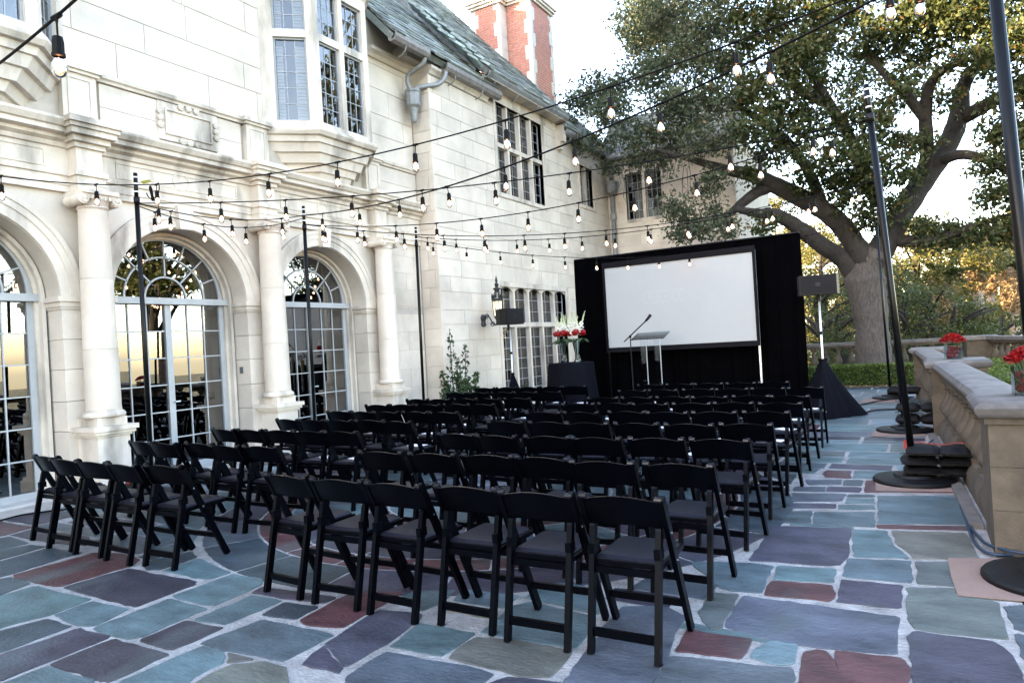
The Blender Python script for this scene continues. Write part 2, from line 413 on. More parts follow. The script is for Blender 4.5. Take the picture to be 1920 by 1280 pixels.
def rough_outline(poly, seed, amt=.012, step=.10):
    """round the corners a little and make the broken edges of the slab uneven"""
    rr = random.Random(seed); out = []; n = len(poly)
    for i in range(n):
        p = poly[i]; q = poly[(i+1) % n]; d = math.hypot(q[0]-p[0], q[1]-p[1])
        if d < 1e-4: continue
        k = max(2, min(9, int(d / step))); nxn, nyn = -(q[1]-p[1])/d, (q[0]-p[0])/d
        r = min(.014, d * .15) / d
        ts = [r] + [r + (1-2*r) * j / k for j in range(1, k)] + [1-r]
        for t in ts:
            e = rr.uniform(-1, 1) * amt
            out.append((p[0] + (q[0]-p[0]) * t + nxn * e, p[1] + (q[1]-p[1]) * t + nyn * e))
    return out
def area(p): return sum(p[i][0]*p[(i+1)%len(p)][1] - p[(i+1)%len(p)][0]*p[i][1] for i in range(len(p))) / 2
def inside(x, y, p):
    r = False; j = len(p) - 1
    for i in range(len(p)):
        if (p[i][1] > y) != (p[j][1] > y) and x < (p[j][0]-p[i][0]) * (y-p[i][1]) / (p[j][1]-p[i][1]) + p[i][0]: r = not r
        j = i
    return r
all_stones = []
def flagstone(poly, cname, ztop, jag=.012, step=.10):
    if area(poly) < 0: poly = poly[::-1]
    if area(poly) < .004: return
    all_stones.append((poly, cname, ztop, jag, step))
def lay_stones():
    def size(st):
        p = st[0]; cx = sum(q[0] for q in p)/len(p); cy = sum(q[1] for q in p)/len(p); dd = cx*FW.x + cy*FW.y
        if dd < 1.5: return 0
        u = (cx*RT.x + cy*RT.y)/dd
        return area(p)/dd**3 * (1 if abs(u) < .85 else .01) * (.5 if (-7.2 < cx < -1.1 and 3.1 < cy < 11) else 1)
    order = sorted(range(len(all_stones)), key=lambda i: -size(all_stones[i])); far = MB()
    for n_, i in enumerate(order):
        poly, cname, ztop, jag, step = all_stones[i]
        b = MB().prism(rough_outline(poly, i, jag, step), -.004, ztop, .003)
        if n_ >= 298: far.add(b.v, b.f); continue
        o = b.build('flagstone', FLAG, terrace)
        cc = CT[cname]; rr = random.Random(i * 3 + 1); q = rr.uniform(.95, 1.25)
        o.color = (cc[0]*q*.90*rr.uniform(.95,1.05), cc[1]*q*1.0*rr.uniform(.95,1.05), cc[2]*q*1.06*rr.uniform(.95,1.05), 1)
    if far.v: tag(far.build('far_flagstones', FLAG_FAR, terrace), kind='stuff')
polys = []
for cn, k, pts in traced:
    w = [tuple(on_ground(*p)[:2]) for p in za(k, pts)]
    mx_, my_ = sum(p[0] for p in w)/len(w), sum(p[1] for p in w)/len(w)
    w = [(p[0] + (p[0]-mx_)/math.hypot(p[0]-mx_, p[1]-my_)*.005, p[1] + (p[1]-my_)/math.hypot(p[0]-mx_, p[1]-my_)*.005) for p in w]
    polys.append(w); flagstone(w, cn, .005 + .0015 * random.random(), .008, .08)
# the round medallion
CX, CY = -3.79, 6.0
def wedge(r0, r1, a0, a1, gap=.012):
    g0, g1 = gap / max(r0, .15), gap / r1; n = max(2, int((a1-a0) * r1 / .2))
    out = [(CX + (r1-gap)*math.cos(lerp(a0+g1, a1-g1, t/n)), CY + (r1-gap)*math.sin(lerp(a0+g1, a1-g1, t/n))) for t in range(n+1)]
    inn = [(CX + (r0+gap)*math.cos(lerp(a1-g0, a0+g0, t/n)), CY + (r0+gap)*math.sin(lerp(a1-g0, a0+g0, t/n))) for t in range(n+1)]
    return out + inn
for r0, r1, n, cs, ph in ((2.36,2.83,20,'PDPQDPKP',.1), (2.1,2.36,24,'R',.0), (1.35,2.1,18,'TMBPTQ',.2), (1.15,1.35,14,'R',.1), (.5,1.15,10,'TQMB',.0), (0.02,.5,5,'PTR',.3)):
    for i in range(n):
        flagstone(wedge(r0, r1, ph + 2*math.pi*i/n, ph + 2*math.pi*(i+1)/n), random.choice(cs), .0045, .004)
# coursed stones over the rest
rr = random.Random(4)
y = -.6
stones = []
while y < 19:
    h = rr.choice((.34,.42,.5,.6)) if y < 9 else rr.choice((.4,.5,.62,.75))
    x = -8.46 + rr.uniform(-.5, 0)
    while x < .05:
        w = rr.uniform(.45, 1.25) if y < 9 else rr.uniform(.7, 1.5)
        x1 = min(x + w, .06)
        split = h > .5 and rr.random() < .3
        for (ya, yb) in (((y, y+h*.45), (y+h*.45, y+h)) if split else ((y, y+h),)):
            gj = .014 if y < 8 else .022; stones.append([(max(x,-8.46)+gj, ya+gj), (x1-gj, ya+gj), (x1-gj, yb-gj), (max(x,-8.46)+gj, yb-gj)])
        x = x1
    y += h
for st in stones:
    (xa, ya), _, (xb, yb), _ = st
    if xb - xa < .1: continue
    cx, cy = (xa+xb)/2, (ya+yb)/2
    if cy < .6 and abs(cx + 2) > 6: continue
    # keep the largest part of the course that the traced stones leave free
    NXC, NYC = 10, 6
    near = [p for p in polys if min(q[0] for q in p) < xb and max(q[0] for q in p) > xa and min(q[1] for q in p) < yb and max(q[1] for q in p) > ya]
    if near:
        cov = [[any(inside(lerp(xa,xb,(i+.5)/NXC), lerp(ya,yb,(j+.5)/NYC), p) for p in near) for i in range(NXC)] for j in range(NYC)]
        best = (0,)
        for i0 in range(NXC):
            for i1 in range(i0, NXC):
                for j0 in range(NYC):
                    for j1 in range(j0, NYC):
                        A_ = (i1-i0+1)*(j1-j0+1)
                        if A_ > best[0] and not any(cov[j][i] for j in range(j0,j1+1) for i in range(i0,i1+1)): best = (A_, i0, i1, j0, j1)
        if best[0] < 5: continue
        _, i0, i1, j0, j1 = best; X0, X1, Y0, Y1 = lerp(xa,xb,i0/NXC), lerp(xa,xb,(i1+1)/NXC), lerp(ya,yb,j0/NYC), lerp(ya,yb,(j1+1)/NYC)
        g0 = .02
        xa, xb, ya, yb = X0 + (g0 if i0 else 0), X1 - (g0 if i1 < NXC-1 else 0), Y0 + (g0 if j0 else 0), Y1 - (g0 if j1 < NYC-1 else 0)
        if xb-xa < .09 or yb-ya < .07: continue
        st = [(xa,ya),(xb,ya),(xb,yb),(xa,yb)]; cx, cy = (xa+xb)/2, (ya+yb)/2
    d = math.hypot(cx-CX, cy-CY)
    if d < 2.86: 
        far = max(math.hypot(px-CX, py-CY) for px, py in st)
        if far < 3.0: continue
    n = ((cx-CX)/d, (cy-CY)/d); poly = []
    for i in range(4):
        p, q = st[i], st[(i+1)%4]
        f0 = (p[0]-CX)*n[0] + (p[1]-CY)*n[1] - 2.86; f1 = (q[0]-CX)*n[0] + (q[1]-CY)*n[1] - 2.86
        if f0 >= 0: poly.append(p)
        if f0 * f1 < 0: t = f0/(f0-f1); poly.append((lerp(p[0],q[0],t), lerp(p[1],q[1],t)))
    if len(poly) < 3: continue
    if cy < 8: poly = [(px + rr.uniform(-.02,.02), py + rr.uniform(-.015,.015)) for px, py in poly]
    flagstone(poly, rr.choice('TTMMBBQPPDRGTMQTL'), .003, .008, .16)
lay_stones()
# pale stone strip along the house and curb along the balustrade
strip = MB(); strip.box(-9.2, -8.49, -3, 11.2, -.01, .022)
tag(strip.build('threshold_strip', mat('pale_step', (.36,.34,.32), .85, .2, 5., .4, 40)), kind='structure')

# ================================================================== the mansion, main block
XW = -8.7
UC = MB().box(-.5,.5,-.5,.5,-.5,.5)
unit = {}
def ubox(name, m, parent, x0, x1, y0, y1, z0, z1):
    if m.name not in unit: unit[m.name] = UC.mesh(name, m)
    o = bpy.data.objects.new(name, unit[m.name]); col.objects.link(o); o.parent = parent
    o.matrix_parent_inverse = world_of(parent).inverted()
    o.location = ((x0+x1)/2, (y0+y1)/2, (z0+z1)/2); o.scale = (abs(x1-x0), abs(y1-y0), abs(z1-z0))
    return o
def umat(name, m, parent, mtx):
    if m.name not in unit: unit[m.name] = UC.mesh(name, m)
    o = bpy.data.objects.new(name, unit[m.name]); col.objects.link(o); o.parent = parent
    o.matrix_parent_inverse = world_of(parent).inverted(); o.matrix_basis = mtx
    return o
mansion = thing('mansion', 'pale limestone mansion with arched glass doors, columns and projecting upstairs bay windows', 'mansion', (XW, 5.9, 0))
BAYS = (3.26, 5.88, 8.50); COLS = (4.57, 7.19, 9.81)
# core of the ground floor wall: spandrels over the arches, with the arch cut out
core = MB()
def spandrel(mb, cy, half, x0, x1, zs, ztop, r, n=28):
    pts = [(cy + r*math.cos(math.pi*i/n), zs + r*math.sin(math.pi*i/n)) for i in range(n+1)]
    for X in (x0, x1):
        for i in range(n):
            a, b = pts[i], pts[i+1]
            q = [(X, a[0], a[1]), (X, a[0], ztop), (X, b[0], ztop), (X, b[0], b[1])]
            mb.add(q if X == x1 else q[::-1], [(0,1,2,3)])
        for sgn in (1, -1):
            q = [(X, cy+sgn*r, zs), (X, cy+sgn*half, zs), (X, cy+sgn*half, ztop), (X, cy+sgn*r, ztop)]
            mb.add(q, [(0,1,2,3)])
    for i in range(n):
        a, b = pts[i], pts[i+1]
        mb.add([(x0,a[0],a[1]),(x1,a[0],a[1]),(x1,b[0],b[1]),(x0,b[0],b[1])], [(0,1,2,3)])
for cy in BAYS: spandrel(core, cy, 1.31, XW-.45, XW, 2.42, 3.78, 1.0)
core.box(XW-.45, XW-.006, -8, 1.95, 0, 3.78)
core.box(XW-.45, XW-.006, 9.81, 11.2, 2.4, 3.78)
core.build('wall', STONE, mansion); core = MB()
for y0, y1 in ((-8,2.25),(4.27,7.61)): core.box(XW-.45, XW-.012, y0, y1, 3.78, 9.3)
core.box(XW-.45, XW-.012, 9.63, 11.2, 3.78, 8.15)
for y0, y1 in ((2.25,4.27),(7.61,9.63)): core.box(XW-.45, XW-.012, y0, y1, 3.78, 5.25); core.box(XW-.45, XW-.012, y0, y1, 7.75, 9.3)
core.box(XW-.45, XW-.012, 9.81, 11.2, 0, 2.4)
core.build('upper_wall', MORTARW, mansion)
# piers built of stacked blocks
for yc in COLS[:2]:
    z = 0.
    for k, h in enumerate((.40,.42,.36,.38,.36,.36)):
        ubox('stone_block', STONE, mansion, XW-.44, XW, yc-.295, yc+.295, z+.003, z+h-.003); z += h
z = 0.
for k, h in enumerate((.40,.42,.36,.38,.36,.36)):
    ubox('stone_block', STONE, mansion, XW-.44, XW, 9.515, 10.1, z+.003, z+h-.003)
    if k % 2: ubox('stone_block', STONE, mansion, XW-.44, XW, 10.106, 11.19, z+.003, z+h-.003)
    else:
        ubox('stone_block', STONE, mansion, XW-.44, XW, 10.106, 10.7, z+.003, z+h-.003); ubox('stone_block', STONE, mansion, XW-.44, XW, 10.706, 11.19, z+.003, z+h-.003)
    z += h
for k in range(4):
    z0 = 2.44 + k*.33; ubox('stone_block', STONE, mansion, XW-.03, XW+.001, 10.12, 10.12 + (.6 if k % 2 else .85), z0, z0+.324)
    ubox('stone_block', STONE, mansion, XW-.03, XW+.001, 10.126 + (.6 if k % 2 else .85), 11.19, z0, z0+.324)
# imposts, archivolts, keystones
for yc in COLS:
    im = MB()
    for (z0, z1, p) in ((2.28,2.31,.015),(2.31,2.37,.03),(2.37,2.43,.055)):
        im.box(XW-.43, XW+p, yc-.295-p, yc+.295+p, z0, z1)
    im.build('impost', STONE2, mansion)
for cy in BAYS:
    ar = MB(); n = 36
    for (ra, rb, p) in ((1.0,1.12,.03),(1.115,1.20,.045),(1.195,1.25,.06)):
        for i in range(n):
            a0, a1 = math.pi*i/n, math.pi*(i+1)/n
            P = lambda r, a, X: (X, cy + r*math.cos(a), 2.43 + r*math.sin(a))
            ar.add([P(ra,a0,XW+p),P(rb,a0,XW+p),P(rb,a1,XW+p),P(ra,a1,XW+p),P(ra,a0,XW-.01),P(rb,a0,XW-.01),P(rb,a1,XW-.01),P(ra,a1,XW-.01)],
                   [(0,1,2,3),(1,5,6,2),(0,3,7,4)])
    ar.build('archivolt', STONE2, mansion)
    ks = MB(); ks.bar((XW+.04, cy, 3.40), (XW+.05, cy, 3.72), .17, .14, (0,1,0), .24, .15); ks.build('keystone', STONE2, mansion)
    # moulded inner frame of the opening
    fr = MB()
    for (ra, rb, xf) in ((.985,.94,XW-.30),(.94,.90,XW-.38)):
        path = [(xf, cy+ra, .0), (xf, cy+ra, 2.42)] + [(xf, cy+ra*math.cos(math.pi*i/24), 2.42+ra*math.sin(math.pi*i/24)) for i in range(1,24)] + [(xf, cy-ra, 2.42), (xf, cy-ra, 0)]
        pin = [(xf, cy+rb, .0), (xf, cy+rb, 2.42)] + [(xf, cy+rb*math.cos(math.pi*i/24), 2.42+rb*math.sin(math.pi*i/24)) for i in range(1,24)] + [(xf, cy-rb, 2.42), (xf, cy-rb, 0)]
        for i in range(len(path)-1):
            fr.add([path[i], pin[i], pin[i+1], path[i+1]], [(0,1,2,3)])
            b0 = [(XW-.46,)+p[1:] for p in (pin[i], pin[i+1])]
            fr.add([pin[i], b0[0], b0[1], pin[i+1]], [(0,1,2,3)])
    fr.build('opening_moulding', STONE2, mansion)
# glazed doors with fanlight
def glazed_door(cy):
    XD = XW - .45; d = thing('arched_door', None, None); d.parent = mansion; d.matrix_parent_inverse = world_of(mansion).inverted()
    d.location = (XD, cy, 0)
    r = .90; fr = MB()
    fr.box(XD-.05, XD+.03, cy-r, cy-r+.07, .04, 2.42); fr.box(XD-.05, XD+.03, cy+r-.07, cy+r, .04, 2.42)
    fr.box(XD-.05, XD+.035, cy-.045, cy+.045, .04, 2.40); fr.box(XD-.05, XD+.034, cy-r, cy+r, .04, .13)
    fr.box(XD-.05, XD+.10, cy-r-.05, cy+r+.05, 2.40, 2.49)
    n = 30
    for i in range(n):
        a0, a1 = math.pi*i/n, math.pi*(i+1)/n
        for X in (XD+.03,):
            q = lambda rad, a, xx: (xx, cy + rad*math.cos(a), 2.49 + rad*math.sin(a)*.97)
            fr.add([q(r-.06,a0,X),q(r+.01,a0,X),q(r+.01,a1,X),q(r-.06,a1,X),q(r-.06,a0,XD-.05),q(r-.06,a1,XD-.05)], [(0,1,2,3),(0,3,5,4)])
    fr.build('frame', WHITEP, d)
    bars = MB(); pw = (r-.045-.07)/3; ph = (2.40-.13)/6
    for sgn in (-1, 1):
        for k in (1, 2): bars.box(XD-.012, XD+.018, cy+sgn*(.045+pw*k)-.008, cy+sgn*(.045+pw*k)+.008, .13, 2.40)
    for k in range(1, 6): bars.box(XD-.012, XD+.016, cy-r+.07, cy+r-.07, .13+ph*k-.008, .13+ph*k+.008)
    f = lambda rad, a: (XD+.004, cy + rad*math.cos(a), 2.49 + rad*math.sin(a)*.97)
    for rad in (.31, .60):
        for i in range(24): bars.bar(f(rad, math.pi*i/24), f(rad, math.pi*(i+1)/24), .03, .024)
    for i in range(1, 8):
        if i % 2 == 0 or True: bars.bar(f(.60, math.pi*i/8), f(.86, math.pi*i/8), .03, .02)
    for i in (1, 2, 3): bars.bar(f(.31, math.pi*i/4), f(.60, math.pi*i/4), .03, .02)
    bars.build('glazing_bars', WHITEP, d)
    hd = MB(); hd.tube([(XD+.03,cy+.02,1.02),(XD+.08,cy+.02,1.02),(XD+.08,cy+.09,1.02)], .011, 6); hd.build('handle', STEEL, d)
    for sgn in (-1, 1):
        for k in range(3):
            for j in range(6):
                ya = cy + sgn*(.045+pw*k+.008); yb = cy + sgn*(.045+pw*(k+1)-.008)
                o = ubox('pane', GLASS, d, XD-.001, XD+.001, min(ya,yb), max(ya,yb), .13+ph*j+.008, .13+ph*(j+1)-.008)
                o.rotation_euler = (0, random.uniform(-.007,.007), random.uniform(-.007,.007))
    def fan(r0, r1, a0, a1):
        n = 6; p = [f(r1, lerp(a0,a1,i/n)) for i in range(n+1)] + [f(r0, lerp(a1,a0,i/n)) for i in range(n+1)]
        p = [(XD, q[1], q[2]) for q in p]
        MB().add(p, [tuple(range(len(p)))]).build('pane', GLASS, d)
    for i in range(8): fan(.605, .86, math.pi*i/8+.012, math.pi*(i+1)/8-.012)
    for i in range(4): fan(.315, .595, math.pi*i/4+.02, math.pi*(i+1)/4-.02)
    fan(.001, .305, 0, math.pi)
    # sheer curtain gathered at the far jamb
    cu = MB(); n = 30; y0, y1 = cy + r - .30, cy + r + .08
    for i in range(n+1):
        t = i/n; yy = lerp(y0, y1, t); xx = XD - .22 + .03*math.sin(t*34)
        cu.v += [(xx, yy, .06), (xx, yy, 3.3)]
    cu.f = [(2*i, 2*i+2, 2*i+3, 2*i+1) for i in range(n)]
    cu.build('curtain', CURTAIN, d, True)
    sill = MB(); sill.box(XD-.1, XD+.28, cy-.99, cy+.99, .0, .05); sill.build('threshold', mat('pale_sill', (.45,.44,.43), .8, .15, 6.), d)
for cy in BAYS: glazed_door(cy)
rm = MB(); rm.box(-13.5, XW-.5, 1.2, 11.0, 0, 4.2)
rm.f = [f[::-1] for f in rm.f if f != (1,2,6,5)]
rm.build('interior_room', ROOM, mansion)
fu = MB(); fu.box(-12.6,-11.6,4.9,7.4,0,.8); fu.box(-11.2,-10.7,8.2,8.8,0,.9); fu.box(-13.4,-13.2,5.2,6.6,1.1,2.6)
fu.build('interior_furniture', mat('dark_wood', (.05,.028,.018), .4, .3, 6.), mansion)
# columns
def column(yc):
    d = thing('column', None, None); d.parent = mansion; d.matrix_parent_inverse = world_of(mansion).inverted(); xc = XW + .24
    d.location = (xc, yc, 0)
    pd = MB(); W = .19
    for (z0, z1, p) in ((0,.16,.05),(.16,.20,.03),(.20,.74,0),(.74,.77,.02),(.77,.81,.05),(.81,.865,.075),(.865,.965,-.015)):
        pd.box(XW-.02, xc+W+p, yc-W-p, yc+W+p, z0, z1)
    pd.build('pedestal', STONE2, d)
    MB().lathe([(.215,.965),(.232,.98),(.232,1.005),(.214,1.03),(.195,1.04),(.195,1.06)], 28, (xc,yc,0)).build('base', STONE2, d, 'auto')
    for za_, zb_ in ((1.06,1.78),(1.783,2.62),(2.623,3.45)):
        rad = lambda z: .190 - .030 * ((z-1.06)/2.39)**1.6
        MB().lathe([(rad(lerp(za_,zb_,i/5)), lerp(za_,zb_,i/5)) for i in range(6)], 32, (xc,yc,0)).build('shaft_drum', STONE, d, 'auto')
    cp = MB(); cp.lathe([(.16,3.45),(.178,3.47),(.165,3.49),(.18,3.53),(.195,3.56)], 28, (xc,yc,0))
    cp.box(XW-.02, xc+.21, yc-.21, yc+.21, 3.62, 3.67); cp.box(XW-.02, xc+.185, yc-.19, yc+.19, 3.56, 3.62)
    for i in range(5):
        cp.blob(xc+.192, yc-.10+.05*i, 3.575, .016, .018, .03, 6, 4)
    cp.build('capital', STONE2, d, 'auto')
    for sg in (-1, 1):
        vo = MB(); cyv, czv = yc+sg*.195, 3.555
        vo.tube([(xc-.16,cyv,czv),(xc+.18,cyv,czv)], .064, 18)
        sp = [(xc+.186, cyv + sg*-1*(.064-.0085*t)*math.sin(t*1.15), czv + (.064-.0085*t)*math.cos(t*1.15)) for t in [i*.25 for i in range(27)]]
        vo.tube(sp, .009, 6); vo.blob(xc+.188, cyv, czv, .012,.015,.015,8,5)
        vo.build('volute', STONE2, d, 'auto')
for yc in COLS: column(yc)
# entablature: continuous run with a break over each column
def entab(mb, off, y0, y1):
    p = [(XW-.1,3.68),(XW+.06+off,3.68),(XW+.06+off,3.76),(XW+.075+off,3.76),(XW+.075+off,3.86),(XW+.10+off,3.87),(XW+.11+off,3.92),(XW+.05+off,3.925),(XW+.05+off,4.2),
         (XW+.08+off,4.21),(XW+.09+off,4.26),(XW+.15+off,4.29),(XW+.15+off,4.33),(XW+.24+off,4.345),(XW+.24+off,4.40),(XW+.27+off,4.41),(XW+.31+off,4.47),(XW+.31+off,4.50),(XW-.1,4.53)]
    mb.sweep_y(p[::-1], y0, y1)
ys_ = [-8] + [v for yc in COLS for v in (yc-.14, yc+.14)] + [11.19]
for i in range(0, len(ys_)-1, 2):
    e = MB(); entab(e, 0, ys_[i]+.001, ys_[i+1]-.001); e.build('entablature', STONE2, mansion)
for yc in COLS:
    e = MB()
    for (z0, z1, p) in ((3.68,3.76,.0),(3.76,3.86,.012),(3.86,3.92,.04),(3.92,4.2,-.012),(4.2,4.26,.025),(4.26,4.33,.075),(4.33,4.40,.14),(4.40,4.45,.17),(4.45,4.505,.20),(4.505,4.535,.16)):
        e.box(XW-.02, XW+.24+p, yc-.16-p*.75, yc+.16+p*.75, z0, z1)
    e.build('entablature_block', STONE2, mansion)
    at_ = MB()       # attic pilaster with sunk panel
    at_.box(XW-.02, XW+.09, yc-.20, yc+.20, 4.53, 5.15); at_.box(XW-.02, XW+.125, yc-.23, yc+.23, 5.15, 5.19); at_.box(XW-.02, XW+.155, yc-.26, yc+.26, 5.19, 5.25)
    for (a, b, z0, z1) in ((-.14,-.118,4.62,5.08),(.118,.14,4.62,5.08),(-.14,.14,4.60,4.62),(-.14,.14,5.08,5.10)):
        at_.box(XW+.08, XW+.103, yc+a, yc+b, z0, z1)
    at_.build('attic_pilaster', STONE2, mansion)
for i in range(0, len(ys_)-1, 2):
    a = MB(); y0, y1 = ys_[i], ys_[i+1]
    a.sweep_y([(XW-.1,5.15),(XW+.05,5.15),(XW+.06,5.18),(XW+.09,5.195),(XW+.10,5.24),(XW-.1,5.26)][::-1], y0+.02, y1-.02)
    a.build('attic_moulding', STONE2, mansion)
z0 = 4.54
for k, h in enumerate((.30,.30)):
    for (y0, y1) in ((-1,.4),(.4,1.9),(4.84,5.62),(6.5,6.94),(10.08,11.18),(4.84-.0,4.84)):
        if y1 - y0 > .1: ubox('stone_block', STONE, mansion, XW-.03, XW+.02, y0+.003, y1-.003, z0+.003, z0+h-.003)
    z0 += h
# frieze panels and roundels
for cy in BAYS:
    fp = MB()
    for (a, b, z0, z1) in ((-.9,.9,3.955,3.975),(-.9,.9,4.145,4.165),(-.9,-.88,3.975,4.145),(.88,.9,3.975,4.145)):
        fp.box(XW+.04, XW+.062, cy+a, cy+b, z0, z1)
    fp.build('frieze_panel', STONE2, mansion)
    ro = MB(); ro.tube([(XW+.055, cy+.115*math.cos(t), 4.06+.115*math.sin(t)) for t in [2*math.pi*i/28 for i in range(29)]], .013, 6, False)
    ro.build('roundel', STONE2, mansion, True)
# carved plaque over the middle arch
pq = MB(); yc = 6.06
for (a, b, z0, z1, p) in ((-.46,.46,4.62,5.14,.035),(-.36,.36,4.70,4.725,.06),(-.36,.36,5.03,5.055,.06),(-.36,-.335,4.725,5.03,.06),(.335,.36,4.725,5.03,.06)):
    pq.box(XW+.0, XW+p, yc+a, yc+b, z0, z1)
pq.build('plaque', STONE2, mansion)
for (yy, zz) in ((yc-.43,4.9),(yc+.43,4.9),(yc,5.12),(yc,4.64)):
    sc = MB(); sc.blob(XW+.05, yy, zz, .035, .05, .05, 8, 5)
    for q in (-1, 1):
        dy, dz = ((0, q*.09) if abs(yy-yc) > .2 else (q*.12, 0)); sc.blob(XW+.045, yy+dy, zz+dz, .03, .05, .045, 8, 5)
        sc.tube([(XW+.06, yy+dy+.04*math.cos(t), zz+dz+.04*math.sin(t)) for t in [i*.5 for i in range(12)]], .009, 5)
    sc.build('scroll', STONE2, mansion, True)
# ashlar of the upper wall, course by course, leaving the bay windows free
def ashlar(parent, plane, a0, a1, z0, z1, hs, wr, holes, axis='x', proud=.012, depth=.06, seed=1, facing=1):
    rr = random.Random(seed); z = z0; k = 0
    while z < z1 - .05:
        h = min(hs[k % len(hs)], z1 - z); y = a0 - rr.uniform(0, wr[0])
        while y < a1 - .01:
            w = rr.uniform(*wr); ya, yb = max(y, a0), min(y + w, a1)
            segs = [(ya, yb)]
            for (h0, h1, hz0, hz1) in holes:
                if z + h > hz0 + .02 and z < hz1 - .02:
                    ns = []
                    for (p, q) in segs:
                        if q <= h0 or p >= h1: ns.append((p, q)); continue
                        if p < h0: ns.append((p, h0))
                        if q > h1: ns.append((h1, q))
                    segs = ns
            for (p, q) in segs:
                if q - p < .06: continue
                if axis == 'x': ubox('stone_block', STONE, parent, plane-depth*facing, plane+proud*rr.uniform(.85,1.15)*facing, p+.005, q-.005, z+.005, z+h-.005)
                else: ubox('stone_block', STONE, parent, p+.005, q-.005, plane-proud*rr.uniform(.85,1.15), plane+depth, z+.005, z+h-.005)
            y += w
        for (h0, h1, hz0, hz1) in holes:          # part courses above and below an opening
            for (za_, zb_) in ((z, min(hz0, z+h)), (max(hz1, z), z+h)):
                if zb_ - za_ > .03 and zb_ - za_ < h - .01 and z + h > hz0 + .02 and z < hz1 - .02:
                    p0_, p1_ = max(h0, a0), min(h1, a1); m_ = max(1, round((p1_-p0_)/.95))
                    for q_ in range(m_):
                        p, q = lerp(p0_,p1_,q_/m_)+.005, lerp(p0_,p1_,(q_+1)/m_)-.005
                        if axis == 'x': ubox('stone_block', STONE, parent, plane-depth*facing, plane+proud*facing, p, q, za_+.005, zb_-.005)
                        else: ubox('stone_block', STONE, parent, p, q, plane-proud, plane+depth, za_+.005, zb_-.005)
        z += h; k += 1
ORI = (3.26, 8.62)
ashlar(mansion, XW-.012, 4.0, 11.19, 5.27, 8.6, (.46,.40,.5), (.8,1.7), [(7.4,9.85,5.2,9),(9.8,11.3,7.3,9)], seed=3)
ashlar(mansion, XW-.012, -.6, 2.1, 5.27, 8.6, (.46,.40,.5), (.9,1.6), [], seed=4)
